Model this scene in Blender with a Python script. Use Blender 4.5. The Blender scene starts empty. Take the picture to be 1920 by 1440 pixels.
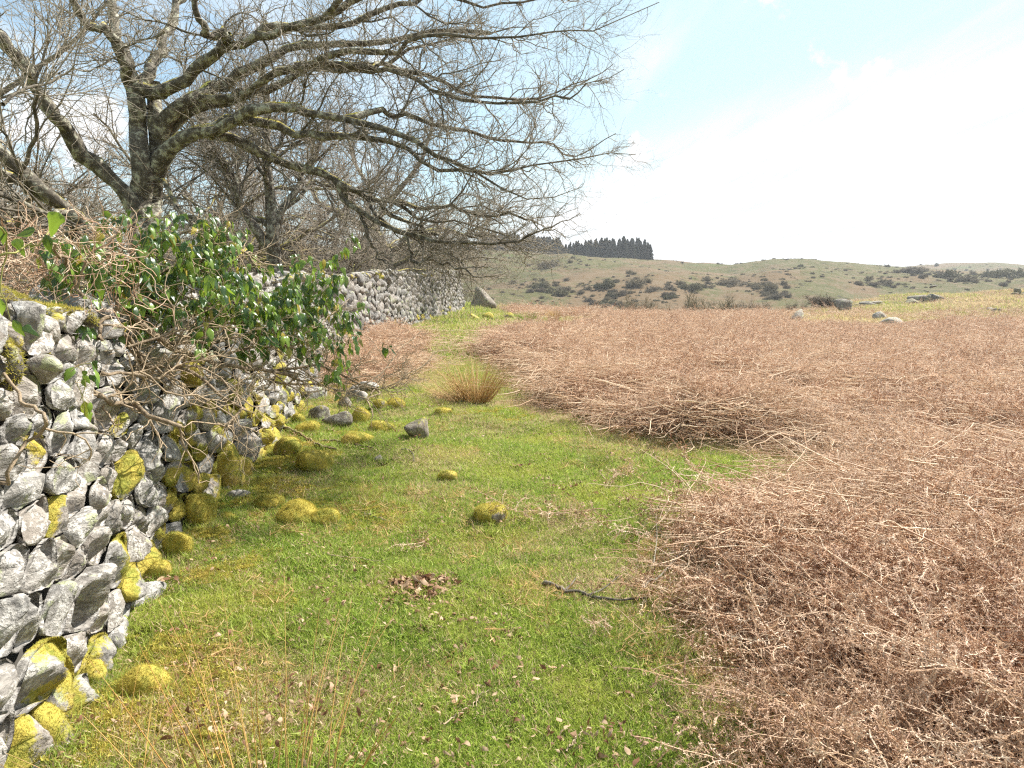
import bpy, math, random
import numpy as np
from math import radians, sin, cos, tan, atan, pi, sqrt

rs = np.random.RandomState(7)
random.seed(7)
sc = bpy.context.scene
COL = sc.collection

# ------------------------------------------------------------------ camera
F = 1330.0
PITCH = atan(190.0 / F)
EYE = 1.6
cam_d = bpy.data.cameras.new("camera")
cam = bpy.data.objects.new("camera", cam_d)
COL.objects.link(cam)
cam.location = (0, 0, EYE)
cam.rotation_euler = (pi / 2 - PITCH, 0, 0)
cam_d.sensor_width = 36.0
cam_d.lens = 36.0 * F / 1920.0
cam_d.clip_start = 0.05
cam_d.clip_end = 6000
sc.camera = cam

# ------------------------------------------------------------------ light
SUN_AZ = radians(57)      # clockwise from +Y
SUN_EL = radians(49)
sun_d = bpy.data.lights.new("sun", 'SUN')
sun_d.energy = 5.0
sun_d.angle = radians(0.53)
sun_d.color = (1.0, 0.955, 0.88)
sun = bpy.data.objects.new("sun", sun_d)
COL.objects.link(sun)
sun.rotation_euler = (pi / 2 - SUN_EL, 0, -SUN_AZ + pi)
sun.location = (30, 20, 40)

sc.view_settings.view_transform = 'Standard'
sc.view_settings.look = 'None'
sc.view_settings.gamma = 1.0
sc.view_settings.use_curve_mapping = False
sc.view_settings.exposure = 1.22
sc.cycles.use_adaptive_sampling = True
sc.cycles.adaptive_threshold = 0.02
sc.cycles.use_denoising = False
sc.cycles.pixel_filter_type = 'BLACKMAN_HARRIS'
sc.cycles.filter_width = 1.25
sc.cycles.max_bounces = 6
sc.cycles.diffuse_bounces = 3
sc.cycles.glossy_bounces = 2
sc.cycles.transmission_bounces = 3
sc.cycles.transparent_max_bounces = 4
sc.cycles.sample_clamp_indirect = 6.0


class NT:
    """tiny node helper"""
    def __init__(self, tree):
        self.t = tree
        self.n = tree.nodes
        self.l = tree.links

    def new(self, typ, **kw):
        nd = self.n.new(typ)
        for k, v in kw.items():
            setattr(nd, k, v)
        return nd

    def link(self, a, b):
        self.l.new(a, b)

    def put(self, v, sock):
        if v is None:
            return
        if hasattr(v, 'is_output') or isinstance(v, bpy.types.NodeSocket):
            self.l.new(v, sock)
        else:
            if isinstance(v, (tuple, list)) and len(v) == 3 and sock.type == 'RGBA':
                v = (*v, 1.0)
            sock.default_value = v

    def math(self, op, a, b=None, c=None, clamp=False):
        nd = self.new('ShaderNodeMath', operation=op)
        nd.use_clamp = clamp
        self.put(a, nd.inputs[0])
        self.put(b, nd.inputs[1])
        self.put(c, nd.inputs[2])
        return nd.outputs[0]

    def vmath(self, op, a, b=None):
        nd = self.new('ShaderNodeVectorMath', operation=op)
        self.put(a, nd.inputs[0])
        self.put(b, nd.inputs[1])
        return nd.outputs[0]

    def mix(self, f, a, b, blend='MIX'):
        nd = self.new('ShaderNodeMix', data_type='RGBA', blend_type=blend)
        self.put(f, nd.inputs[0])
        self.put(a, nd.inputs[6])
        self.put(b, nd.inputs[7])
        return nd.outputs[2]

    def noise(self, vec, scale, detail=3.0, rough=0.55, dist=0.0):
        nd = self.new('ShaderNodeTexNoise')
        self.put(vec, nd.inputs['Vector'])
        nd.inputs['Scale'].default_value = scale
        nd.inputs['Detail'].default_value = detail
        nd.inputs['Roughness'].default_value = rough
        nd.inputs['Distortion'].default_value = dist
        return nd.outputs[0]

    def voro(self, vec, scale, feature='F1'):
        nd = self.new('ShaderNodeTexVoronoi', feature=feature)
        self.put(vec, nd.inputs['Vector'])
        nd.inputs['Scale'].default_value = scale
        return nd.outputs[0]

    def step(self, x, lo, hi, a=0.0, b=1.0):
        nd = self.new('ShaderNodeMapRange', interpolation_type='SMOOTHSTEP')
        self.put(x, nd.inputs[0])
        nd.inputs[1].default_value = lo
        nd.inputs[2].default_value = hi
        nd.inputs[3].default_value = a
        nd.inputs[4].default_value = b
        return nd.outputs[0]

    def attr(self, name, kind='GEOMETRY'):
        nd = self.new('ShaderNodeAttribute', attribute_name=name, attribute_type=kind)
        return nd.outputs['Fac']


# ------------------------------------------------------------------ world
w = bpy.data.worlds.new("World")
sc.world = w
w.use_nodes = True
T = NT(w.node_tree)
T.n.clear()
sky = T.new('ShaderNodeTexSky', sky_type='NISHITA')
sky.sun_disc = False
sky.sun_elevation = SUN_EL
sky.sun_rotation = SUN_AZ
sky.air_density = 1.0
sky.dust_density = 0.6
tc = T.new('ShaderNodeTexCoord').outputs['Generated']
sx = T.new('ShaderNodeSeparateXYZ')
T.link(tc, sx.inputs[0])
X, Y, Z = sx.outputs
zz = T.math('MAXIMUM', T.math('ADD', Z, 0.02), 0.02)
px = T.math('DIVIDE', X, zz)
py = T.math('DIVIDE', Y, zz)
cv = T.new('ShaderNodeCombineXYZ')
T.put(T.math('MULTIPLY', px, 1.0), cv.inputs[0])
T.put(T.math('MULTIPLY', py, 0.12), cv.inputs[1])
streak = T.noise(cv.outputs[0], 1.9, 5, 0.55, 0.3)
puffn = T.noise(tc, 5.5, 6, 0.6)
wisp = T.noise(tc, 2.2, 4, 0.5)
pz = T.math('ADD', px, T.math('MULTIPLY', T.math('SUBTRACT', 0.19, Z), 14.0))
bank = T.step(T.math('ADD', pz, T.math('MULTIPLY', T.math('SUBTRACT', streak, 0.5), 2.4)), 0.0, 2.6)
low = T.step(T.math('ADD', T.math('ADD', Z, 0.03), T.math('MULTIPLY', T.math('SUBTRACT', wisp, 0.5), 0.25)), 0.13, 0.03)
lowr = T.math('MULTIPLY', low, T.step(px, -3.5, 0.5, 0.45, 1.0))
puff = T.step(puffn, 0.55, 0.62)
strk = T.math('MULTIPLY', T.step(streak, 0.45, 0.75), 0.6)
cl = T.math('MAXIMUM', T.math('MAXIMUM', bank, lowr), T.math('MAXIMUM', puff, strk))
up = T.step(Z, -0.02, 0.0)
skyc = T.mix(1.0, sky.outputs[0], (0.085, 0.085, 0.085), 'MULTIPLY')
skyc = T.mix(1.0, skyc, (0.92, 1.02, 1.0), 'MULTIPLY')
skyc = T.mix(T.step(px, -1.5, 1.2, 0.25, 0.75), skyc, (0.355, 0.45, 0.465))
cloudc = T.mix(T.math('MULTIPLY', T.step(T.noise(cv.outputs[0], 3.2, 5, 0.6, 0.4), 0.46, 0.70), 0.7), (0.53, 0.54, 0.555), (0.34, 0.385, 0.405))
colr = T.mix(cl, skyc, cloudc)
colr = T.mix(up, (0.10, 0.095, 0.07), colr)
bg = T.new('ShaderNodeBackground')
T.put(colr, bg.inputs[0])
bg.inputs[1].default_value = 1.0
wo = T.new('ShaderNodeOutputWorld')
T.link(bg.outputs[0], wo.inputs[0])


# ------------------------------------------------------------------ numpy noise
_tab = rs.rand(256, 256)


def vn(x, y, s=0):
    x = np.asarray(x, float) + 17.3 * s
    y = np.asarray(y, float) + 9.7 * s
    xi = np.floor(x).astype(int)
    yi = np.floor(y).astype(int)
    fx = x - xi
    fy = y - yi
    fx = fx * fx * (3 - 2 * fx)
    fy = fy * fy * (3 - 2 * fy)
    a = _tab[xi & 255, yi & 255]
    b = _tab[(xi + 1) & 255, yi & 255]
    c = _tab[xi & 255, (yi + 1) & 255]
    d = _tab[(xi + 1) & 255, (yi + 1) & 255]
    return (a * (1 - fx) + b * fx) * (1 - fy) + (c * (1 - fx) + d * fx) * fy


def fbm(x, y, s=0, o=4, g=0.5):
    r = 0.0
    a = 1.0
    t = 0.0
    x = np.asarray(x, float)
    y = np.asarray(y, float)
    for i in range(o):
        r = r + a * vn(x * 2 ** i, y * 2 ** i, s + i * 3)
        t += a
        a *= g
    return r / t


def sstep(x, a, b):
    t = np.clip((np.asarray(x, float) - a) / (b - a), 0, 1)
    return t * t * (3 - 2 * t)


# ------------------------------------------------------------------ terrain height
SKY_AZ = [(-900, 470), (0, 470), (500, 470), (900, 484), (1060, 485), (1215, 487), (1290, 494), (1370, 497),
          (1440, 489), (1510, 488), (1600, 497), (1660, 503), (1750, 507), (1920, 512), (2600, 505)]
FAR_AZ = [(1400, 505), (1560, 500), (1640, 497), (1700, 499), (1780, 493), (1850, 492), (1920, 500), (2100, 494), (2600, 490)]


def ridge(az, tab, R):
    px_ = 960 + F * np.tan(np.clip(az, -1.2, 1.0))
    xs = [t[0] for t in tab]
    ys = [t[1] for t in tab]
    yy = np.interp(px_, xs, ys)
    return EYE + (530 - yy) / F * R * np.cos(np.clip(az, -1.2, 1.2)) * 1.0


def base_h(x, y):
    x = np.asarray(x, float)
    y = np.asarray(y, float)
    a = np.interp(x, [-6, -1.5, 1, 8, 30], [0.62, 0.45, 0.04, -0.2, -0.1])
    h = a * sstep(y, 1.0, 31) ** 0.8
    r = np.sqrt(x * x + y * y)
    az = np.arctan2(x, np.maximum(y, 1e-3))
    az = np.where(y <= 0, np.sign(x) * 1.5, az)
    # plateau edge, then a valley, then the hill
    edge = np.interp(az, [-1.5, -0.6, -0.1, 0.25, 0.38, 0.5, 0.62, 1.5], [60, 50, 36, 37, 42, 75, 88, 80])
    # hummocky ground beyond the field on the right
    hum = sstep(az, 0.33, 0.45) * sstep(r, 36, 60)
    h = h + hum * (0.1 + 2.8 * (fbm(x * 0.09, y * 0.09, 5, 4) - 0.42))
    for (mx, my, mY, mr, ms_) in MOUNDS:
        cx_ = (mx - 960) / F * mY
        zt = EYE + (530 - my) / F * mY
        e_ = np.exp(-(((x - cx_) / mr) ** 2 + ((y - mY) / ms_) ** 2))
        h = h + (zt + 0.15 - h) * np.clip(e_ * (0.8 + 0.4 * fbm(x * .25, y * .25, 66, 3)), 0, 1)
    fall = sstep(r, edge, edge + 45)
    h = h * (1 - fall) + (-7.5) * fall
    R1 = 330.0
    z1 = ridge(az, SKY_AZ, R1)
    rise = sstep(r, 105, R1) ** 0.85
    bump = (fbm(x * 0.018, y * 0.018, 9, 5) - 0.5) * 15.0 * sstep(r, 110, 200) * (1 - sstep(r, 285, 325))
    h = np.where(r > 100, h + rise * (z1 + 7.5) + bump * 1.0, h)
    crest = (fbm(x * 0.05, y * 0.05, 11, 4) - 0.5) * 2.2 * sstep(r, 290, 330)
    drop = sstep(r, R1 + 5, R1 + 120)
    h = h + crest * (1 - drop) - drop * (z1 + 10)
    R2 = 640.0
    z2 = ridge(az, FAR_AZ, R2)
    up2 = sstep(r, 450, R2) * sstep(az, 0.30, 0.42)
    h = h + up2 * (z2 + 10 + (fbm(x * 0.03, y * 0.03, 14, 4) - 0.5) * 5)
    h = h - sstep(r, R2 + 10, R2 + 200) * sstep(az, 0.30, 0.42) * (z2 + 12)
    return h


MOUNDS = [(1745, 553, 62, 5.0, 4), (1915, 545, 72, 11, 6), (1835, 560, 66, 9, 5), (1622, 568, 56, 5, 3), (1700, 578, 50, 6, 3), (1545, 586, 47, 6, 3)]


def ray(px_, py_):
    u = (px_ - 960) / F
    v = (720 - py_) / F
    return np.array([u, cos(PITCH) + v * sin(PITCH), -sin(PITCH) + v * cos(PITCH)])


def at(px_, py_, Yd):
    d = ray(px_, py_)
    t = Yd / d[1]
    return np.array([0, 0, EYE]) + d * t


def hit(px_, py_, fn=base_h, tmax=130):
    d = ray(px_, py_)
    ts = np.exp(np.linspace(math.log(1.2), math.log(tmax), 900))
    P = ts[:, None] * d[None, :] + np.array([0, 0, EYE])
    g = fn(P[:, 0], P[:, 1])
    below = np.where(P[:, 2] <= g)[0]
    i = below[0] if len(below) else len(ts) - 1
    return P[i]


def poly_w(pts):
    out = []
    for p in pts:
        if len(p) == 3:
            out.append((p[0], p[1]))
        else:
            q = hit(p[0], p[1])
            out.append((q[0], q[1]))
    return np.array(out)


BR = [
    poly_w([(885, 668), (985, 715), (1010, 760), (1060, 775), (1150, 806), (1210, 828), (1300, 834), (1420, 840),
            (1580, 870), (1540, 918), (1420, 948), (1345, 968), (1320, 990), (1335, 1030), (1335, 1080), (1330, 1130),
            (1355, 1190), (1440, 1240), (1490, 1300), (1500, 1380), (1510, 1440), (1.15, 1.0, 'w'), (1.4, -3, 'w'), (30, -5, 'w'),
            (50, 30, 'w'), (1920, 606), (1760, 608), (1640, 618), (1480, 610), (1420, 597), (1300, 592), (1110, 600), (1100, 608),
            (970, 620), (905, 640)]),
    poly_w([(935, 586), (990, 583), (1400, 586), (1490, 591), (1480, 603), (1200, 600), (1105, 598), (1050, 596), (960, 597)]),
    poly_w([(580, 720), (600, 690), (640, 655), (690, 628), (765, 622), (790, 650), (815, 685), (780, 700), (730, 718), (650, 735)]),
]


def sdist(x, y, P):
    """signed distance to polygon, + inside"""
    x = np.asarray(x, float).ravel()
    y = np.asarray(y, float).ravel()
    d = np.full(x.shape, 1e9)
    ins = np.zeros(x.shape, bool)
    n = len(P)
    for i in range(n):
        ax, ay = P[i]
        bx, by = P[(i + 1) % n]
        ex, ey = bx - ax, by - ay
        L = ex * ex + ey * ey + 1e-12
        t = np.clip(((x - ax) * ex + (y - ay) * ey) / L, 0, 1)
        dd = (x - ax - t * ex) ** 2 + (y - ay - t * ey) ** 2
        d = np.minimum(d, dd)
        c = (ay > y) != (by > y)
        xx = ex * (y - ay) / (ey if abs(ey) > 1e-12 else 1e-12) + ax
        ins ^= c & (x < xx)
    d = np.sqrt(d)
    return np.where(ins, d, -d)


def brk(x, y):
    """bracken signed distance, wobbled"""
    shp = np.shape(x)
    d = np.full(np.size(x), -1e9)
    for P in BR:
        d = np.maximum(d, sdist(x, y, P))
    xx = np.ravel(x)
    yy = np.ravel(y)
    d = d + (fbm(xx * 1.6, yy * 1.6, 21, 3) - 0.5) * (0.25 + 0.25 * sstep(yy, 7, 14))
    return d.reshape(shp)


WALL = np.array([(-1.0, -2.5), (-1.2, -1.0), (-1.36, 1.0), (-1.62, 2.4), (-2.02, 3.9), (-2.17, 5.5), (-2.4, 7.4), (-3.0, 11.5),
                 (-3.22, 14), (-3.1, 16.5), (-2.6, 23), (-1.98, 29.6)])


def catmull(P, n):
    P = np.asarray(P, float)
    P2 = np.vstack([2 * P[0] - P[1], P, 2 * P[-1] - P[-2]])
    m = len(P) - 1
    t = np.linspace(0, m - 1e-9, n)
    i = t.astype(int)
    f = (t - i)[:, None]
    a, b, c, d = P2[i], P2[i + 1], P2[i + 2], P2[i + 3]
    return 0.5 * ((2 * b) + (-a + c) * f + (2 * a - 5 * b + 4 * c - d) * f ** 2 + (-a + 3 * b - 3 * c + d) * f ** 3)


WP = catmull(WALL, 800)
WS = np.concatenate([[0], np.cumsum(np.linalg.norm(np.diff(WP, axis=0), axis=1))])
WLEN = WS[-1]
MOSSP = []      # low moss swards on the turf: centre, radius


def G(x, y):
    """finished ground height with hummocks and bracken heaps"""
    x = np.asarray(x, float)
    y = np.asarray(y, float)
    h = base_h(x, y)
    near = 1 - sstep(np.sqrt(x * x + y * y), 40, 60)
    h = h + near * ((fbm(x * 1.3, y * 1.3, 2, 3) - 0.5) * 0.13 + (vn(x * 5, y * 5, 4) - 0.5) * 0.035)
    b = brk(x, y)
    r = np.sqrt(x * x + y * y)
    m = sstep(b, 0.0, 0.7)
    heap = m * np.maximum(0.02, 0.10 + 0.50 * (fbm(x * 0.9, y * 0.9, 31, 3) - 0.42) + 0.42 * (0.45 - np.abs(2 * vn(x * 1.7, y * 1.7, 33) - 1)) + 0.07 * (vn(x * 5, y * 5, 36) - .5)) * (1 - 0.6 * sstep(r, 9, 30))
    h = h + heap * near
    # worn path dip
    return h


# ------------------------------------------------------------------ mesh helpers
def mesh(name, V, quads=None, tris=None, mats=None, attrs=None, smooth=True, mi=None):
    me = bpy.data.meshes.new(name)
    V = np.asarray(V, np.float32)
    nq = 0 if quads is None else len(quads)
    nt = 0 if tris is None else len(tris)
    me.vertices.add(len(V))
    me.vertices.foreach_set('co', V.ravel())
    li = []
    if nq:
        li.append(np.asarray(quads, np.int32).ravel())
    if nt:
        li.append(np.asarray(tris, np.int32).ravel())
    li = np.concatenate(li) if li else np.zeros(0, np.int32)
    me.loops.add(len(li))
    me.loops.foreach_set('vertex_index', li)
    me.polygons.add(nq + nt)
    ls = np.concatenate([np.arange(nq) * 4, nq * 4 + np.arange(nt) * 3]).astype(np.int32)
    me.polygons.foreach_set('loop_start', ls)
    if smooth:
        me.polygons.foreach_set('use_smooth', np.ones(nq + nt, bool))
    if mi is not None:
        me.polygons.foreach_set('material_index', np.asarray(mi, np.int32))
    for m in (mats or []):
        me.materials.append(m)
    for k, v in (attrs or {}).items():
        a = me.attributes.new(k, 'FLOAT', 'POINT')
        a.data.foreach_set('value', np.asarray(v, np.float32))
    me.update(calc_edges=True)
    me.validate()
    return me


def obj(name, me, parent=None, loc=None, label=None, cat=None, group=None, kind=None):
    o = bpy.data.objects.new(name, me)
    COL.objects.link(o)
    if parent is not None:
        o.parent = parent
    if loc is not None:
        o.location = loc
    tag(o, label, cat, group, kind)
    return o


def tag(o, label=None, cat=None, group=None, kind=None):
    if label:
        o['label'] = label
    if cat:
        o['category'] = cat
    if group:
        o['group'] = group
    if kind:
        o['kind'] = kind


def tubes(P, R, sides):
    """P (N,k,3) R (N,k) -> verts, quads"""
    P = np.asarray(P, float)
    N, k, _ = P.shape
    Tn = np.gradient(P, axis=1)
    Tn /= np.linalg.norm(Tn, axis=2, keepdims=True) + 1e-9
    mean = P[:, -1] - P[:, 0]
    mean /= np.linalg.norm(mean, axis=1, keepdims=True) + 1e-9
    ref = np.where(np.abs(mean[:, 2:3]) < 0.8, np.array([[0, 0, 1.0]]), np.array([[1.0, 0, 0]]))
    ref = ref - mean * (ref * mean).sum(1, keepdims=True)
    ref /= np.linalg.norm(ref, axis=1, keepdims=True) + 1e-9
    ref = np.repeat(ref[:, None], k, 1)
    n1 = ref - Tn * (ref * Tn).sum(2, keepdims=True)
    n1 /= np.linalg.norm(n1, axis=2, keepdims=True) + 1e-9
    n2 = np.cross(Tn, n1)
    a = np.arange(sides) * 2 * pi / sides
    ca = np.cos(a)[None, None, :, None]
    sa = np.sin(a)[None, None, :, None]
    V = P[:, :, None] + R[:, :, None, None] * (ca * n1[:, :, None] + sa * n2[:, :, None])
    V = V.reshape(-1, 3)
    b = (np.arange(N) * k * sides)[:, None, None]
    j = (np.arange(k - 1) * sides)[None, :, None]
    s = np.arange(sides)[None, None, :]
    s2 = (s + 1) % sides
    q = np.stack([b + j + s, b + j + s2, b + j + sides + s2, b + j + sides + s], -1).reshape(-1, 4)
    return V, q


class Acc:
    """collects geometry for one mesh"""
    def __init__(self):
        self.V = []
        self.q = []
        self.t = []
        self.a = {}
        self.n = 0

    def add(self, V, q=None, t=None, **attrs):
        V = np.asarray(V, float)
        self.V.append(V)
        if q is not None and len(q):
            self.q.append(np.asarray(q) + self.n)
        if t is not None and len(t):
            self.t.append(np.asarray(t) + self.n)
        for k, v in attrs.items():
            self.a.setdefault(k, []).append(np.broadcast_to(np.asarray(v, float), (len(V),)))
        self.n += len(V)

    def mesh(self, name, mats, smooth=True):
        return mesh(name, np.vstack(self.V), np.vstack(self.q) if self.q else None, np.vstack(self.t) if self.t else None,
                    mats, {k: np.concatenate(v) for k, v in self.a.items()}, smooth)


def nrm(v):
    return v / (np.linalg.norm(v, axis=-1, keepdims=True) + 1e-9)


def grow(P, R, M, trange, lens, ang, k, wig, trop, rmul=0.6, rmax=1.0, rtip=0.3, rnd=rs):
    """children of the branches P: M branches of k points"""
    N, k0, _ = P.shape
    seg = np.linalg.norm(P[:, -1] - P[:, 0], axis=1)
    pr = seg / seg.sum()
    pi_ = rnd.choice(N, M, p=pr)
    t = rnd.uniform(trange[0], trange[1], M)
    ft = t * (k0 - 1)
    i = np.minimum(ft.astype(int), k0 - 2)
    f = (ft - i)[:, None]
    A = P[pi_, i]
    B = P[pi_, i + 1]
    pos = A * (1 - f) + B * f
    tan_ = nrm(B - A)
    pr_ = R[pi_, i] * (1 - f[:, 0]) + R[pi_, i + 1] * f[:, 0]
    rv = rnd.randn(M, 3)
    perp = nrm(rv - tan_ * (rv * tan_).sum(1, keepdims=True))
    a = rnd.uniform(ang[0], ang[1], M)[:, None]
    d = nrm(tan_ * np.cos(a) + perp * np.sin(a))
    L = rnd.uniform(lens[0], lens[1], M) * (1.15 - 0.5 * t)
    trop = np.asarray(trop, float)
    C = np.zeros((M, k, 3))
    C[:, 0] = pos
    st = (L / (k - 1))[:, None]
    for j in range(1, k):
        d = nrm(d + wig * rnd.randn(M, 3) + trop * (1.0 / k))
        C[:, j] = C[:, j - 1] + d * st
    r0 = np.minimum(pr_ * rmul, rmax)
    tt = np.linspace(0, 1, k)[None]
    RR = r0[:, None] * (1 - tt * (1 - rtip))
    return C, RR


# ------------------------------------------------------------------ materials
def mat(name):
    m = bpy.data.materials.new(name)
    m.use_nodes = True
    T = NT(m.node_tree)
    T.n.clear()
    out = T.new('ShaderNodeOutputMaterial')
    return m, T, out


def bump(T, h, strength, dist=0.01):
    b = T.new('ShaderNodeBump')
    b.inputs['Strength'].default_value = strength
    b.inputs['Distance'].default_value = dist
    T.link(h, b.inputs['Height'])
    return b.outputs[0]


def princ(T, out, col, rough=0.8, normal=None, spec=0.3):
    p = T.new('ShaderNodeBsdfPrincipled')
    T.put(col, p.inputs['Base Color'])
    T.put(rough, p.inputs['Roughness'])
    p.inputs['Specular IOR Level'].default_value = spec
    if normal is not None:
        T.link(normal, p.inputs['Normal'])
    T.link(p.outputs[0], out.inputs[0])
    return p


def leafy(T, out, col, trans=0.4, rough=0.6, spec=0.25, tcol=None):
    p = T.new('ShaderNodeBsdfPrincipled')
    T.put(col, p.inputs['Base Color'])
    p.inputs['Roughness'].default_value = rough
    p.inputs['Specular IOR Level'].default_value = spec
    tr = T.new('ShaderNodeBsdfTranslucent')
    T.put(tcol if tcol is not None else col, tr.inputs[0])
    mx = T.new('ShaderNodeMixShader')
    mx.inputs[0].default_value = trans
    T.link(p.outputs[0], mx.inputs[1])
    T.link(tr.outputs[0], mx.inputs[2])
    T.link(mx.outputs[0], out.inputs[0])


def geo(T):
    g = T.new('ShaderNodeNewGeometry')
    return g.outputs['Position'], g.outputs['Normal']


def ramp3(T, f, a, b, c):
    m1 = T.mix(T.step(f, 0.25, 0.55), a, b)
    return T.mix(T.step(f, 0.5, 0.78), m1, c)


# moss colours reused
def moss_col(T, pos):
    n = T.noise(pos, 9.0, 3)
    n2 = T.noise(pos, 60.0, 2)
    c = T.mix(T.step(n, 0.38, 0.60), (0.18, 0.195, 0.03), (0.38, 0.30, 0.055))
    c = T.mix(T.step(T.noise(pos, 4.0, 3), 0.55, 0.70), c, (0.28, 0.19, 0.06))
    return T.mix(T.step(n2, 0.3, 0.7), c, T.mix(0.5, c, (0.44, 0.38, 0.08)))


M_GROUND, T, out = mat("ground_soil_and_turf")
pos, nor = geo(T)
b = T.attr('brk')
ms = T.attr('moss')
n1 = T.noise(pos, 3.0, 5)
n2 = T.noise(pos, 45.0, 4)
turf = T.mix(T.step(n1, 0.35, 0.65), (0.14, 0.18, 0.03), (0.24, 0.22, 0.07))
turf = T.mix(T.step(n2, 0.5, 0.7), turf, (0.24, 0.17, 0.09))
bc = T.mix(T.step(n2, 0.35, 0.65), (0.06, 0.033, 0.018), (0.20, 0.12, 0.07))
c = T.mix(b, turf, bc)
c = T.mix(ms, c, moss_col(T, pos))
# beyond the field: rough pasture
fr = T.attr('far')
k1 = T.noise(pos, 0.045, 7, 0.68)
k2 = T.noise(pos, 0.35, 6, 0.7)
k3 = T.noise(pos, 0.012, 4, 0.6)
mixn = T.math('ADD', T.math('MULTIPLY', k1, 0.55), T.math('MULTIPLY', k3, 0.45))
past = T.mix(T.step(mixn, 0.46, 0.53), (0.125, 0.085, 0.047), (0.080, 0.078, 0.030))
past = T.mix(T.step(k2, 0.50, 0.62), past, (0.135, 0.10, 0.062))
past = T.mix(T.step(k2, 0.45, 0.34), past, (0.050, 0.043, 0.026))
past = T.mix(T.math('MULTIPLY', T.step(k1, 0.60, 0.70), 0.7), past, (0.07, 0.10, 0.028))
c = T.mix(fr, c, past)
bn = T.math('ADD', T.math('MULTIPLY', n2, 0.5), T.math('MULTIPLY', k2, 1.0))
princ(T, out, c, 0.95, bump(T, bn, 0.6, 0.05), 0.1)

M_GRASS, T, out = mat("grass_blade")
pos, nor = geo(T)
rn = T.attr('rnd')
dead = T.attr('dead', 'INSTANCER')
n1 = T.noise(pos, 1.1, 4)
n2 = T.noise(pos, 7.0, 2)
f = T.math('ADD', T.math('MULTIPLY', rn, 0.6), T.math('MULTIPLY', n2, 0.45))
green = ramp3(T, f, (0.15, 0.245, 0.032), (0.29, 0.39, 0.06), (0.46, 0.54, 0.12))
green = T.mix(T.step(n1, 0.45, 0.68), green, T.mix(0.5, green, (0.52, 0.50, 0.11)))
straw = T.mix(rn, (0.66, 0.54, 0.34), (0.46, 0.33, 0.19))
isdead = T.step(T.math('ADD', T.math('FRACT', T.math('MULTIPLY', rn, 17.0)), dead), 0.90, 0.97)
c = T.mix(isdead, green, straw)
leafy(T, out, c, 0.45, 0.55, 0.25)

M_BRACKEN, T, out = mat("dead_bracken")
pos, nor = geo(T)
rn = T.attr('rnd')
st = T.attr('stem')
n1 = T.noise(pos, 0.55, 4)
n2 = T.noise(pos, 3.5, 3)
f = T.math('ADD', T.math('MULTIPLY', rn, 0.65), T.math('MULTIPLY', n2, 0.35))
c = ramp3(T, f, (0.15, 0.055, 0.025), (0.47, 0.265, 0.155), (0.85, 0.66, 0.50))
c = T.mix(T.step(n1, 0.46, 0.60), c, T.mix(0.5, c, (0.62, 0.47, 0.34)))
c = T.mix(T.math('MULTIPLY', T.step(T.noise(pos, 1.6, 4), 0.52, 0.66), 0.6), c, T.mix(1.0, c, (0.62, 0.48, 0.42), 'MULTIPLY'))
stc = T.mix(rn, (0.50, 0.29, 0.16), (0.86, 0.70, 0.51))
c = T.mix(st, c, stc)
leafy(T, out, c, 0.28, 0.55, 0.35)

M_MOSS, T, out = mat("moss")
pos, nor = geo(T)
c = moss_col(T, pos)
rn = T.attr('rnd')
c = T.mix(T.math('ADD', 0.2, T.math('MULTIPLY', rn, 0.5)), c, (0.62, 0.54, 0.13))
leafy(T, out, c, 0.42, 0.8, 0.1)


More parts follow.
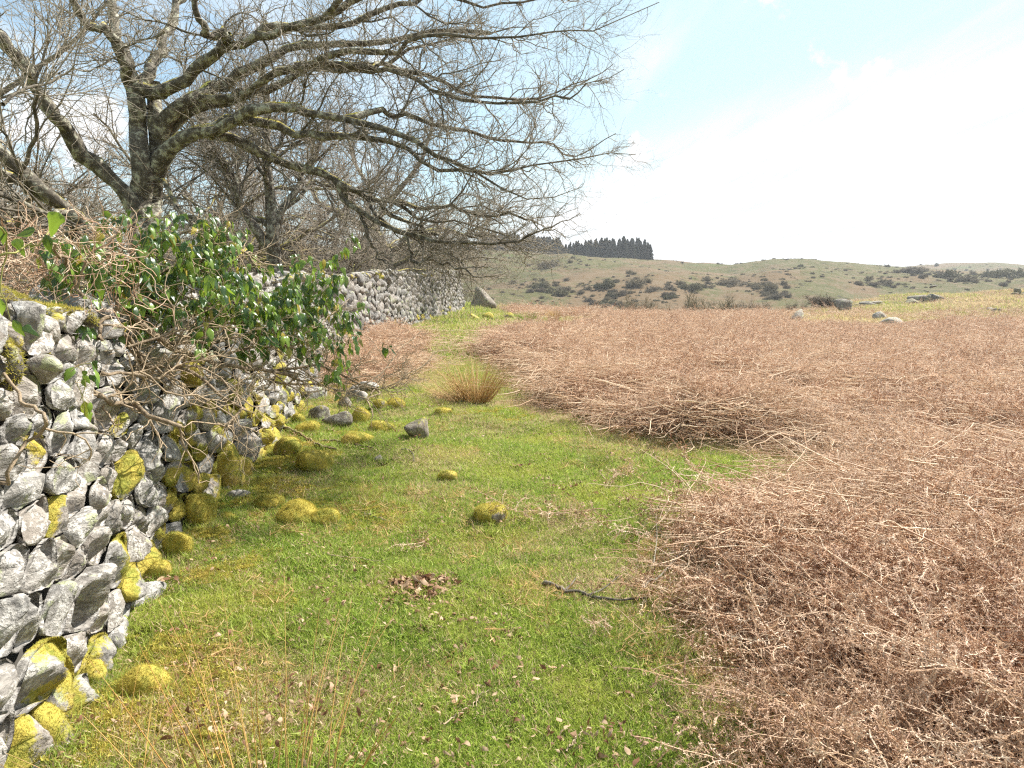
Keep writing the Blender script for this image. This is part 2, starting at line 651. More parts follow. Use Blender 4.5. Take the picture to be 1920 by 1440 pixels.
def stone_tree(T, tint=(0.27, 0.255, 0.235), mossattr=True, dark=(0.055, 0.052, 0.05), white=(0.68, 0.655, 0.615)):
    pos, nor = geo(T)
    oi = T.new('ShaderNodeObjectInfo')
    tcn = T.new('ShaderNodeTexCoord').outputs['Object']
    vary = T.attr('vary')
    comb = T.new('ShaderNodeCombineXYZ')
    T.put(T.math('MULTIPLY', vary, 9.0), comb.inputs[0])
    T.put(T.math('MULTIPLY', vary, 5.0), comb.inputs[2])
    p2 = T.vmath('ADD', pos, comb.outputs[0])
    # banded slate-like grain, direction changes per stone
    rot = T.new('ShaderNodeVectorRotate', rotation_type='EULER_XYZ')
    T.link(p2, rot.inputs['Vector'])
    cr = T.new('ShaderNodeCombineXYZ')
    T.put(T.math('MULTIPLY', vary, 7.0), cr.inputs[0])
    T.put(T.math('MULTIPLY', vary, 13.0), cr.inputs[1])
    T.link(cr.outputs[0], rot.inputs['Rotation'])
    sc_ = T.vmath('MULTIPLY', rot.outputs[0], (1.0, 1.0, 5.0))
    band = T.noise(sc_, 9.0, 5, 0.6, 0.4)
    n1 = T.noise(p2, 14.0, 6, 0.65)
    n2 = T.noise(p2, 75.0, 4, 0.7)
    n3 = T.noise(p2, 5.0, 4, 0.6)
    c = T.mix(T.step(band, 0.36, 0.66), tuple(x * 0.6 for x in tint), tuple(min(1, x * 1.35) for x in tint))
    c = T.mix(T.step(vary, 0.2, 0.9, 0.0, 0.35), c, (0.27, 0.21, 0.155))
    wl = T.math('MULTIPLY', T.step(n1, 0.47, 0.56), T.step(n2, 0.44, 0.52))
    c = T.mix(T.math('MULTIPLY', wl, 0.55), c, white)
    bl = T.math('MULTIPLY', T.step(n3, 0.54, 0.62), T.step(n2, 0.42, 0.55))
    c = T.mix(T.math('MULTIPLY', bl, 0.6), c, dark)
    gl = T.math('MULTIPLY', T.step(T.noise(p2, 8.0, 5, 0.6, 0.5), 0.585, 0.64), T.step(n2, 0.35, 0.5))
    c = T.mix(T.math('MULTIPLY', gl, 0.7), c, (0.36, 0.39, 0.20))
    if mossattr:
        m = T.attr('moss')
        mm = T.step(T.math('ADD', m, T.math('ADD', T.math('MULTIPLY', T.math('SUBTRACT', n1, 0.5), 1.3), T.math('MULTIPLY', T.math('SUBTRACT', n2, 0.5), 0.6))), 0.40, 0.62)
        c = T.mix(mm, c, moss_col(T, pos))
    h = T.math('ADD', T.math('MULTIPLY', n2, 0.35), T.math('ADD', T.math('MULTIPLY', n1, 0.8), T.math('MULTIPLY', band, 0.6)))
    return c, h


M_STONE, T, out = mat("lichened_wall_stone")
c, h = stone_tree(T)
princ(T, out, c, 0.85, bump(T, h, 1.0, 0.022), 0.25)
M_STONE2, T, out = mat("greyer_wall_stone")
c, h = stone_tree(T, (0.20, 0.19, 0.178), True, (0.06, 0.057, 0.052), (0.44, 0.42, 0.395))
princ(T, out, c, 0.85, bump(T, h, 1.0, 0.02), 0.25)
M_ROCK, T, out = mat("grey_brown_rock")
c, h = stone_tree(T, (0.17, 0.15, 0.125), True, (0.05, 0.045, 0.04), (0.36, 0.34, 0.30))
princ(T, out, c, 0.85, bump(T, h, 0.8, 0.02), 0.25)
M_CORE, T, out = mat("dark_wall_hearting")
pos, nor = geo(T)
c = T.mix(T.noise(pos, 12, 3), (0.05, 0.045, 0.04), (0.13, 0.12, 0.10))
princ(T, out, c, 0.95)


def bark_mat(name, a, b, lich, moss_amt, sc_=1.0):
    m, T, out = mat(name)
    pos, nor = geo(T)
    rad = T.attr('rad')
    n1 = T.noise(pos, 16.0 * sc_, 5, 0.65)
    n2 = T.noise(pos, 55.0 * sc_, 3, 0.7)
    n3 = T.noise(pos, 7.0 * sc_, 4, 0.6)
    c = T.mix(T.step(n1, 0.35, 0.65), a, b)
    big = T.step(rad, 0.006, 0.03)
    lm = T.math('MULTIPLY', T.math('MULTIPLY', T.step(n1, 0.50, 0.60), T.step(n2, 0.38, 0.5)), T.math('MULTIPLY', big, 0.8))
    c = T.mix(lm, c, lich)
    sn = T.new('ShaderNodeSeparateXYZ')
    T.link(nor, sn.inputs[0])
    mm = T.math('MULTIPLY', T.step(T.math('ADD', sn.outputs[2], T.math('MULTIPLY', n3, 1.4)), 1.25 - moss_amt, 1.5 - moss_amt), T.step(rad, 0.010, 0.03))
    c = T.mix(mm, c, moss_col(T, pos))
    # thin twigs paler and smoother
    c = T.mix(T.step(rad, 0.008, 0.002), c, T.mix(n1, tuple(min(1, x * 1.15) for x in b), tuple(min(1, x * 1.8) for x in b)))
    princ(T, out, c, 0.8, bump(T, T.math('ADD', n1, T.math('MULTIPLY', n2, 0.5)), 0.7, 0.012), 0.3)
    return m


M_BARK = bark_mat("oak_bark", (0.062, 0.052, 0.038), (0.18, 0.155, 0.118), (0.42, 0.42, 0.32), -0.14)
M_BARK2 = bark_mat("pale_bark", (0.07, 0.058, 0.045), (0.17, 0.145, 0.115), (0.38, 0.37, 0.30), -0.1)
M_THICK = bark_mat("thicket_bark", (0.115, 0.092, 0.068), (0.24, 0.20, 0.155), (0.25, 0.24, 0.15), 0.1)
M_VINE = bark_mat("ivy_wood", (0.12, 0.085, 0.052), (0.27, 0.205, 0.135), (0.36, 0.31, 0.21), -0.1, 2.0)

M_IVY, T, out = mat("glossy_ivy_leaf")
rn = T.attr('rnd')
oi = T.new('ShaderNodeObjectInfo')
rr = T.math('FRACT', T.math('ADD', rn, oi.outputs['Random']))
c = ramp3(T, rr, (0.018, 0.05, 0.014), (0.055, 0.125, 0.022), (0.17, 0.26, 0.04))
c = T.mix(T.step(T.math('FRACT', T.math('MULTIPLY', rr, 11.0)), 0.93, 0.96), c, (0.36, 0.27, 0.04))
leafy(T, out, c, 0.33, 0.34, 0.5, T.mix(0.7, c, (0.38, 0.55, 0.05)))
M_IVYV, T, out = mat("leaf_stalk")
princ(T, out, (0.25, 0.24, 0.07), 0.6)

M_LITTER, T, out = mat("dead_leaf")
rn = T.attr('rnd')
oi = T.new('ShaderNodeObjectInfo')
rr = T.math('FRACT', T.math('ADD', rn, oi.outputs['Random']))
c = ramp3(T, rr, (0.19, 0.095, 0.05), (0.36, 0.22, 0.13), (0.48, 0.34, 0.22))
leafy(T, out, c, 0.25, 0.6, 0.3)

M_RUSH, T, out = mat("dry_rush")
rn = T.attr('rnd')
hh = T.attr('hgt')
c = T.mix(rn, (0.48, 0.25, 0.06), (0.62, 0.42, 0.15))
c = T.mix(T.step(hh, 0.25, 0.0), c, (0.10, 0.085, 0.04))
leafy(T, out, c, 0.15, 0.5, 0.4)
M_STRAW, T, out = mat("straw_tussock")
rn = T.attr('rnd')
c = T.mix(rn, (0.42, 0.24, 0.085), (0.68, 0.50, 0.25))
leafy(T, out, c, 0.25, 0.6, 0.2)

M_CON, T, out = mat("conifer_needles")
oi = T.new('ShaderNodeObjectInfo')
pos, nor = geo(T)
c = T.mix(T.math('ADD', T.math('MULTIPLY', T.noise(pos, 0.5, 3), 0.6), T.math('MULTIPLY', oi.outputs['Random'], 0.4)), (0.028, 0.042, 0.027), (0.07, 0.088, 0.05))
leafy(T, out, c, 0.12, 0.7, 0.15)
M_CTRUNK, T, out = mat("conifer_trunk")
princ(T, out, (0.09, 0.07, 0.055), 0.9)
M_SCRUB, T, out = mat("scrub_twigs")
oi = T.new('ShaderNodeObjectInfo')
c = T.mix(oi.outputs['Random'], (0.15, 0.12, 0.09), (0.20, 0.17, 0.105))
princ(T, out, c, 0.9)
M_GORSE, T, out = mat("gorse_foliage")
oi = T.new('ShaderNodeObjectInfo')
pos, nor = geo(T)
c = T.mix(T.noise(pos, 0.8, 3), (0.09, 0.088, 0.05), (0.17, 0.15, 0.09))
leafy(T, out, c, 0.15, 0.8, 0.1)

# ------------------------------------------------------------------ terrain mesh
az_f = np.radians(np.arange(-46, 46.01, 0.36))
az_b = np.radians(np.arange(50, 311, 6.0))
AZ = np.concatenate([az_f, az_b])
RR_ = [0.35]
while RR_[-1] < 1500:
    s_ = RR_[-1]
    RR_.append(s_ * (1.02 if s_ < 60 else 1.015) + 0.012)
RR_ = np.array(RR_)
gx = np.sin(AZ)[None, :] * RR_[:, None]
gy = np.cos(AZ)[None, :] * RR_[:, None]
gz = G(gx, gy)
nR, nA = gx.shape
bm_ = sstep(brk(gx, gy), -0.12, 0.2)
rr_ = np.sqrt(gx ** 2 + gy ** 2)
moss_spots = [(935, 782, .45), (655, 968, .45), (820, 735, .5), (790, 655, .5), (880, 620, .9), (860, 600, 1.0), (1560, 606, 1.6), (1640, 600, 2.4),
              (1700, 606, 2.0), (1590, 598, 2.5), (560, 790, .5), (470, 850, .35), (1520, 600, 1.4), (545, 840, .35), (610, 975, .4), (500, 975, .35), (640, 770, .5), (260, 1300, .22), (120, 1330, .25), (420, 985, .25)]
gm = np.zeros_like(gx)
for (a_, b_, c_) in moss_spots:
    q = hit(a_, b_)
    gm = np.maximum(gm, sstep(c_ - np.hypot(gx - q[0], gy - q[1]) + 0.5 * c_ * (fbm(gx * 3, gy * 3, 55, 2) - 0.5), 0, c_ * 0.5))
idx = np.arange(nR * nA).reshape(nR, nA)
nx = np.roll(idx, -1, axis=1)
qd = np.stack([idx[:-1], nx[:-1], nx[1:], idx[1:]], -1)
split_r = np.searchsorted(RR_, 95.0)
farv = sstep(rr_, 38, 46)
farv = np.maximum(farv, 0)
att = {'brk': bm_.ravel(), 'moss': gm.ravel(), 'far': farv.ravel()}
V = np.stack([gx, gy, gz], -1).reshape(-1, 3)
V_T = V.copy()


def sub(qs, name, kind='structure'):
    u, inv = np.unique(qs.ravel(), return_inverse=True)
    me = mesh(name, V[u], inv.reshape(-1, 4)[:, ::-1], None, [M_GROUND], {k: v[u] for k, v in att.items()})
    return obj(name, me, kind=kind)


sub(qd[:split_r].reshape(-1, 4), 'ground')
sub(qd[split_r:].reshape(-1, 4), 'hillside')
cz = float(G(0.0, 0.0))
me = mesh('ground_centre', np.vstack([[0, 0, cz], V[:nA]]), None, [(0, 1 + (i + 1) % nA, 1 + i) for i in range(nA)], [M_GROUND],
          {'brk': np.zeros(nA + 1), 'moss': np.zeros(nA + 1), 'far': np.zeros(nA + 1)})
obj('turf', me, kind='structure')


# ------------------------------------------------------------------ rock generator
_ico = {}


def ico(n):
    if n in _ico:
        return _ico[n]
    import bmesh
    bm = bmesh.new()
    bmesh.ops.create_icosphere(bm, subdivisions=n, radius=1)
    D = np.array([v.co[:] for v in bm.verts])
    Tt = np.array([[v.index for v in f.verts] for f in bm.faces])
    bm.free()
    _ico[n] = (nrm(D), Tt)
    return _ico[n]


def sph_noise(D, seed, freq):
    r = np.random.RandomState(seed)
    o = 0
    for i in range(5):
        k = r.randn(3) * freq
        o = o + np.sin(D @ k + r.uniform(0, 6.28))
    return o / 5


def rock_shape(seed, n=3, planes=14, soft=18.0, rough=0.04):
    D, Tt = ico(n)
    r = np.random.RandomState(seed)
    N = nrm(r.randn(planes, 3))
    d = r.uniform(0.72, 1.0, planes)
    c = np.maximum(D @ N.T, 0.02) / d[None]
    rad = 1.0 / (np.log(np.exp(soft * c).mean(1) + 1e-9) / soft + math.log(planes) / soft)
    rad = rad / rad.max()
    rad = rad * (1 + rough * sph_noise(D, seed, 5) + rough * 0.6 * sph_noise(D, seed + 1, 12))
    return D * rad[:, None], Tt


def fuzz(Vt, Tt, dens, h, rnd, sel=None, wd=0.0035):
    """short upright blades over a triangle surface: returns verts, tris"""
    A, B, C_ = Vt[Tt[:, 0]], Vt[Tt[:, 1]], Vt[Tt[:, 2]]
    nn = np.cross(B - A, C_ - A)
    ar = np.linalg.norm(nn, axis=1) / 2
    nn = nrm(nn)
    wgt = ar if sel is None else ar * sel
    n = int(min(9000, dens * wgt.sum()))
    if n < 3:
        return None
    i = rnd.choice(len(Tt), n, p=wgt / wgt.sum())
    u = rnd.rand(n, 1)
    v = rnd.rand(n, 1)
    fl = (u + v) > 1
    u = np.where(fl, 1 - u, u)
    v = np.where(fl, 1 - v, v)
    p = A[i] + u * (B[i] - A[i]) + v * (C_[i] - A[i])
    d = nrm(nn[i] + 0.5 * rnd.randn(n, 3))
    s = nrm(np.cross(d, rnd.randn(n, 3))) * wd
    hh = h * rnd.uniform(0.5, 1.4, (n, 1))
    Vn = np.stack([p - s - d * 0.003, p + s - d * 0.003, p + d * hh], 1).reshape(-1, 3)
    return Vn, np.arange(3 * n).reshape(-1, 3)


# ------------------------------------------------------------------ the wall
def wall_pt(s):
    x = np.interp(s, WS, WP[:, 0])
    y = np.interp(s, WS, WP[:, 1])
    e = 0.05
    dx = np.interp(s + e, WS, WP[:, 0]) - np.interp(s - e, WS, WP[:, 0])
    dy = np.interp(s + e, WS, WP[:, 1]) - np.interp(s - e, WS, WP[:, 1])
    L = np.hypot(dx, dy) + 1e-9
    return x, y, dx / L, dy / L


def wall_top(s):
    return 1.50 + 0.10 * (vn(s * 0.9, 3.3, 41) - 0.5) + 0.06 * np.sin(s * 0.7)


rw = np.random.RandomState(12)
seeds = []
cell = 0.5
gridd = {}
tries = 0
AN = 1.95
TILT = 0.25
while tries < 40000:
    tries += 1
    s = rw.uniform(0.5, WLEN)
    hgt = rw.uniform(-0.02, 1.56)
    big = rw.rand()
    yw = np.interp(s, WS, WP[:, 1])
    r_ = 0.046 + 0.072 * big ** 2.2 if hgt < 1.3 else 0.06 + 0.05 * big
    if yw > 10:
        r_ *= 1.3
    if hgt < 0.6 and rw.rand() < 0.2:
        r_ *= 1.25
    U = s / AN
    gi = (int(U / cell), int(hgt / cell))
    ok = True
    for a in (-1, 0, 1):
        for b_ in (-1, 0, 1):
            for (u2, h2, r2, s2) in gridd.get((gi[0] + a, gi[1] + b_), ()):
                if (U - u2) ** 2 + (hgt - h2) ** 2 < (0.92 * (r_ + r2)) ** 2:
                    ok = False
                    break
            if not ok:
                break
        if not ok:
            break
    if ok:
        it = (U, hgt, r_, s)
        gridd.setdefault(gi, []).append(it)
        seeds.append(it)


def clip(poly, nx_, ny_, c_):
    out_ = []
    n = len(poly)
    for i in range(n):
        p = poly[i]
        q = poly[(i + 1) % n]
        dp = p[0] * nx_ + p[1] * ny_ - c_
        dq = q[0] * nx_ + q[1] * ny_ - c_
        if dp <= 0:
            out_.append(p)
        if (dp < 0 < dq) or (dq < 0 < dp):
            t = dp / (dp - dq)
            out_.append((p[0] + t * (q[0] - p[0]), p[1] + t * (q[1] - p[1])))
    return out_


wall = obj('dry_stone_wall', None, None, (0, 0, 0), 'long grey lichened dry stone wall with a mossy foot, curving away beside the grass path', 'wall')
stones = []
for (gi, lst) in gridd.items():
    for (U, hgt, r_, s) in lst:
        m = 0.42
        poly = [(U - m, hgt - m), (U + m, hgt - m), (U + m, hgt + m), (U - m, hgt + m)]
        for a in (-1, 0, 1):
            for b_ in (-1, 0, 1):
                for (u2, h2, r2, s2) in gridd.get((gi[0] + a, gi[1] + b_), ()):
                    if u2 == U and h2 == hgt:
                        continue
                    dx, dy = u2 - U, h2 - hgt
                    d2 = dx * dx + dy * dy
                    cc = (u2 * u2 + h2 * h2 - r2 * r2 - U * U - hgt * hgt + r_ * r_) / 2
                    poly = clip(poly, dx, dy, cc)
                    if len(poly) < 3:
                        break
                if len(poly) < 3:
                    break
            if len(poly) < 3:
                break
        if len(poly) >= 3:
            tp = wall_top(s) + rw.uniform(-0.02, 0.07)
            poly = clip(poly, 0, 1, tp)
            if len(poly) < 3:
                continue
            poly = clip(poly, 0, -1, 0.15)
        if len(poly) >= 3:
            stones.append((s, hgt, np.array(poly)))


def wall_stone(s, hgt, poly, M, rings, seed):
    r = np.random.RandomState(seed)
    c_ = poly.mean(0)
    P = poly - c_
    P[:, 0] *= AN
    th = np.linspace(0, 2 * pi, M, endpoint=False) + r.uniform(0, .3)
    dx, dy = np.cos(th), np.sin(th)
    Rb = np.full(M, 9.0)
    n = len(P)
    for i in range(n):
        a = P[i]
        b_ = P[(i + 1) % n]
        e = b_ - a
        L = np.hypot(*e)
        if L < 1e-5:
            continue
        nx_, ny_ = e[1] / L, -e[0] / L
        c0 = nx_ * a[0] + ny_ * a[1]
        if c0 < 0:
            nx_, ny_, c0 = -nx_, -ny_, -c0
        den = nx_ * dx + ny_ * dy
        Rb = np.minimum(Rb, np.where(den > 1e-3, c0 / np.maximum(den, 1e-3), 9.0))
    Rb = np.minimum(Rb, 2.2 * np.median(Rb))
    for _ in range(max(1, M // 14)):
        Rb = 0.25 * np.roll(Rb, 1) + 0.5 * Rb + 0.25 * np.roll(Rb, -1)
    size = Rb.mean()
    Rb = Rb * (1 + 0.03 * r.randn(M) * (0.6 if M > 16 else 1.6)) * 1.0 - 0.004
    D = min(0.12, size * (r.uniform(0.38, 0.62) if rings > 5 else r.uniform(0.45, 0.75)))
    npl = 6
    pn = r.uniform(-1, 1, (npl, 2)) * 1.0
    pd = D * r.uniform(0.55, 1.2, npl)
    tilt = r.uniform(-0.22, 0.22, 2)
    if rings > 5:
        prof = [(0.0, 1.0), (0.32, 1.0), (0.60, 1.0), (0.80, 1.0), (0.91, .93), (0.975, .68), (1.0, .12), (0.97, -.5)]
    else:
        prof = [(0.0, 1.0), (0.55, 1.0), (0.90, .88), (1.0, .15), (0.95, -.5)]
    V_ = []
    for k, (rho, pf) in enumerate(prof):
        x = dx * Rb * rho
        y = dy * Rb * rho
        zf = np.min(pd[None] - (x[:, None] * pn[None, :, 0] + y[:, None] * pn[None, :, 1]), axis=1)
        zf = zf + tilt[0] * x + tilt[1] * y
        z = np.where(pf > 0, zf * pf, D * pf)
        if rings > 5:
            z = z + 0.006 * np.sin(x * 60 + seed) * np.cos(y * 50 + seed * 2) * (rho < 0.97)
            z = z + 0.004 * r.randn(M) * (rho < 0.95)
        if k == 0:
            V_.append(np.array([[0, 0, z.mean()]]))
        else:
            V_.append(np.stack([x, y, z], 1))
    V_ = np.vstack(V_)
    tr = [(0, 1 + i, 1 + (i + 1) % M) for i in range(M)]
    qs = []
    for k in range(len(prof) - 2):
        o0 = 1 + k * M
        for i in range(M):
            j = (i + 1) % M
            qs.append((o0 + i, o0 + M + i, o0 + M + j, o0 + j))
    off = r.uniform(-0.015, 0.028)
    # local frame: x along the wall, y up, z out of the face (+x world side)
    ss = s + c_[0] * AN - (s / AN) * AN if False else c_[0] * AN
    hh = c_[1]
    return V_, np.array(qs), np.array(tr), ss, hh, off, size


def place(V_, ss, hh, off):
    x, y, tx, ty = wall_pt(ss)
    nx_, ny_ = ty, -tx           # outward: towards +x
    g = float(base_h(x, y))
    batter = -0.09 * hh
    o = np.array([x + nx_ * (off + batter), y + ny_ * (off + batter), g + hh])
    Tv = np.array([tx, ty, 0.0])
    Nv = np.array([nx_, ny_, 0.09])
    Nv /= np.linalg.norm(Nv)
    Uv = np.array([-0.0 * tx, -0.0 * ty, 1.0])
    return V_[:, :1] * Tv + V_[:, 1:2] * Uv + V_[:, 2:3] * Nv, o


stones.sort(key=lambda q: abs(np.interp(q[0], WS, WP[:, 1]) - 3.2) if np.interp(q[0], WS, WP[:, 1]) > 1.6 else 100 + q[0])
far = Acc()
mossfz = Acc()
rf = np.random.RandomState(5)
cnt = 0
for i, (s, hgt, poly) in enumerate(stones):
    yw = float(np.interp(s, WS, WP[:, 1]))
    single = cnt < 298 and yw > 1.6
    V_, q_, t_, ss, hh, off, size = wall_stone(s, hgt, poly, 26 if single else (12 if yw < 16 else 9), 8 if single else 5, i + 100)
    W_, o_ = place(V_, ss, hh, off)
    pm = 0.6 if hh < 0.2 else (0.3 if hh < 0.36 else (0.08 if hh < 1.0 else 0.13))
    if yw > 9:
        pm *= 0.25
    if yw > 4.2 and yw < 6.6 and hh < 0.75:
        pm = max(pm, 0.9)
    mossy = rf.rand() < pm
    mo = np.zeros(len(W_))
    if mossy:
        if hh < 0.5:
            mo = np.clip((0.68 if 4.2 < yw < 6.6 else 0.48) + 0.8 * (W_ @ nrm(rf.randn(3) + np.array([0, 0, .6]))) / max(size, .05), 0, 1)
        else:
            mo = np.clip(0.5 + 0.9 * (W_ @ nrm(rf.randn(3))) / max(size, .05), 0, 1)
        mo = mo + 0.12 * (hh < 0.3)
    vary = rf.rand()
    if single:
        cnt += 1
        me = mesh('stone', W_, q_, t_, [M_STONE], {'moss': mo, 'vary': np.full(len(W_), vary)})
        obj('stone', me, wall, tuple(o_))
    else:
        far.add(W_ + o_, q_, t_, moss=mo, vary=vary)
    if mossy and yw > 1.6 and yw < 9:
        tri = np.vstack([t_, q_[:, [0, 1, 2]], q_[:, [0, 2, 3]]])
        sel = (mo[tri[:, 0]] > 0.55).astype(float)
        if sel.sum() > 0:
            fz = fuzz(W_ + o_, tri, 30000 if yw < 5.5 else 12000, 0.007, rf, sel, 0.0014)
            if fz is not None:
                mossfz.add(fz[0], None, fz[1], rnd=np.repeat(rf.rand(len(fz[0]) // 3), 3))
obj('rubble', far.mesh('rubble', [M_STONE2]), wall, kind='stuff')
obj('moss', mossfz.mesh('moss', [M_MOSS], False), wall, kind='stuff')

# hearting: the body of the wall behind the face, with an uneven top and back
ns = 420
S = np.linspace(0, WLEN + 0.02, ns)
x, y, tx, ty = wall_pt(S)
g = base_h(x, y)
prof = [(-0.03, -0.25), (-0.05, 0.0), (-0.16, 0.7), (-0.19, 1.38), (-0.28, 1.44), (-0.42, 1.43), (-0.50, 1.36), (-0.60, 0.7), (-0.72, -0.25)]
Vc = []
for (o_, h_) in prof:
    jit = rw.uniform(-0.02, 0.02, ns)
    Vc.append(np.stack([x + ty * (o_ + jit), y - tx * (o_ + jit), g + h_ + rw.uniform(-0.02, 0.02, ns)], 1))
Vc = np.stack(Vc, 1).reshape(-1, 3)
K = len(prof)
q_ = []
for i in range(ns - 1):
    for j in range(K - 1):
        a = i * K + j
        q_.append((a, a + 1, a + K + 1, a + K))
for e in (0, ns - 1):
    pass
me = mesh('hearting', Vc, q_, [(0, j, j + 1) for j in range(1, K - 1)] + [((ns - 1) * K, (ns - 1) * K + j + 1, (ns - 1) * K + j) for j in range(1, K - 1)], [M_CORE])
obj('hearting', me, wall)
# cope stones across the top: rough blocks
cope = Acc()
s = 0.3
k = 0
while s < WLEN - 0.1:
    wd = rf.uniform(0.10, 0.22)
    x0, y0, tx0, ty0 = wall_pt(s)
    D_, T_ = rock_shape(900 + k % 23, 2, 10, 14, 0.03)
    hh = wall_top(s) - 0.03
    g0 = float(base_h(x0, y0))
    for off in (-0.16, -0.36):
        a = rf.uniform(-0.4, 0.4)
        Vs = D_ * np.array([wd * 0.62, 0.15, rf.uniform(0.06, 0.12)])
        ca, sa = cos(a), sin(a)
        tv = np.array([tx0 * ca - ty0 * sa, ty0 * ca + tx0 * sa, rf.uniform(-.3, .3)])
        nv = np.array([ty0, -tx0, 0])
        Wd = Vs[:, :1] * tv + Vs[:, 1:2] * nv + Vs[:, 2:3] * np.array([0, 0, 1.0])
        cope.add(Wd + np.array([x0 + ty0 * off, y0 - tx0 * off, g0 + hh + rf.uniform(-.03, .03)]), None, T_, moss=0.45 * (rf.rand() < 0.3), vary=rf.rand())
    s += wd * 0.85
    k += 1
obj('coping', cope.mesh('coping', [M_STONE]), wall, kind='stuff')
# a few individual upright stones break the wall top
# ------------------------------------------------------------------ loose stones
ROCKS = [
    # cx, base y, w, h, moss, label
    (781, 828, 50, 38, .32, 'bare grey boulder with one small moss patch, alone on the turf'),
    (668, 838, 62, 26, 1, 'bright moss-capped stone sunk in turf beside the thin fallen stick'),
    (714, 812, 48, 22, 1, 'flat mossy stone at the path end of the tumbled heap'),
    (674, 798, 40, 36, .8, 'upright stone with a mossy face standing in the tumbled heap'),
    (629, 803, 60, 27, .2, 'broad bare brown stone in front of the tumbled heap'),
    (597, 790, 44, 26, .3, 'dark rounded stone behind the broad bare brown stone'),
    (574, 812, 46, 22, 1, 'low mossy stone at the head of the long fallen stick'),
    (558, 796, 26, 20, .7, 'small mossy stone nearest the wall in the tumbled heap'),
    (660, 752, 28, 24, .05, 'pale angular stone propped on top of the tumbled heap'),
    (678, 757, 22, 20, .0, 'small pale block leaning against the propped angular stone'),
    (686, 738, 46, 18, .1, 'pale flat slab lying behind the propped angular stone'),
    (645, 768, 26, 18, .1, 'small tan stone at the foot of the propped angular stone'),
    (712, 771, 28, 20, 1, 'mossy stone paired beside its larger twin behind the heap'),
    (741, 768, 36, 20, 1, 'larger of two paired mossy stones behind the heap'),
    (830, 779, 34, 13, 1, 'small low moss-covered stone just below the rush tussock'),
    (588, 750, 46, 20, .15, 'pale slab lying under the ivy branches near the heap'),
    (600, 728, 40, 14, 1, 'mossy stone lying behind the pale slab under the ivy'),
    (586, 888, 70, 42, 1, 'humped moss-covered stone with a dark grassy underside'),
    (536, 860, 56, 42, .9, 'moss-covered stone tucked behind the humped mossy one'),
    (838, 908, 38, 24, .75, 'small half-mossy stone alone in the middle turf'),
    (920, 985, 66, 38, .9, 'orange-tinged mossy stone standing alone in the path grass'),
    (548, 985, 84, 46, .95, 'largest brown-topped mossy boulder of the group by the wall foot'),
    (500, 960, 60, 30, .9, 'dark-sided mossy stone beside the brown-topped boulder'),
    (604, 992, 60, 34, 1, 'yellow moss mound on the path side of the brown-topped boulder'),
    (708, 870, 22, 14, .0, 'small plain grey stone bedded flat in the turf'),
    (644, 906, 24, 12, 1, 'tiny moss cushion stone past the humped mossy one'),
    (426, 980, 34, 16, 1, 'small mossy stone at the foot of the moss-draped wall'),
    (440, 940, 52, 16, .0, 'flaky white slab jutting from the mossy wall foot'),
    (262, 1312, 110, 62, .95, 'big flat mossy stone beside the moss-covered wall foot'),
    (62, 1410, 120, 100, 1, 'large moss-smothered boulder in the bottom corner of the view'),
    (150, 1300, 90, 70, .9, 'mossy stone between the smothered boulder and big flat one'),
    (296, 1090, 44, 36, .95, 'mossy lump against the foot of a white wall stone'),
    (330, 1045, 56, 50, .95, 'tall moss-draped stone leaning on the wall foot'),
    (372, 990, 60, 66, .95, 'bulging mossy stone piled against the wall below the largest moss drape'),
    (410, 920, 84, 100, .9, 'widest moss-draped boulder leaning against the wall'),
    (450, 905, 42, 52, 1, 'narrow mossy stone on the path side of the widest moss drape'),
    (908, 580, 62, 36, .1, 'pointed grey boulder at the far end of the wall'),
    (1585, 584, 38, 20, .0, 'dark grey boulder on the skyline of the bracken field'),
    (1497, 602, 30, 19, .3, 'conical mossy stone with a dark face at the bracken edge'),
    (1655, 600, 36, 13, .1, 'pale flat slab in the moss beyond the bracken'),
    (1682, 612, 50, 18, .3, 'brown mossy hump beside the pale flat slab'),
    (1310, 589, 26, 9, .0, 'pale stone peeping above the bracken at its far rim'),
    (890, 600, 26, 14, 1, 'green moss cushion just below the pointed grey boulder'),
    (914, 602, 22, 16, .9, 'yellowish moss cushion beside the green one'),
    (955, 600, 20, 13, 1, 'small green moss cushion farthest along the path'),
]
rr2 = np.random.RandomState(77)
ROCKPOS = []
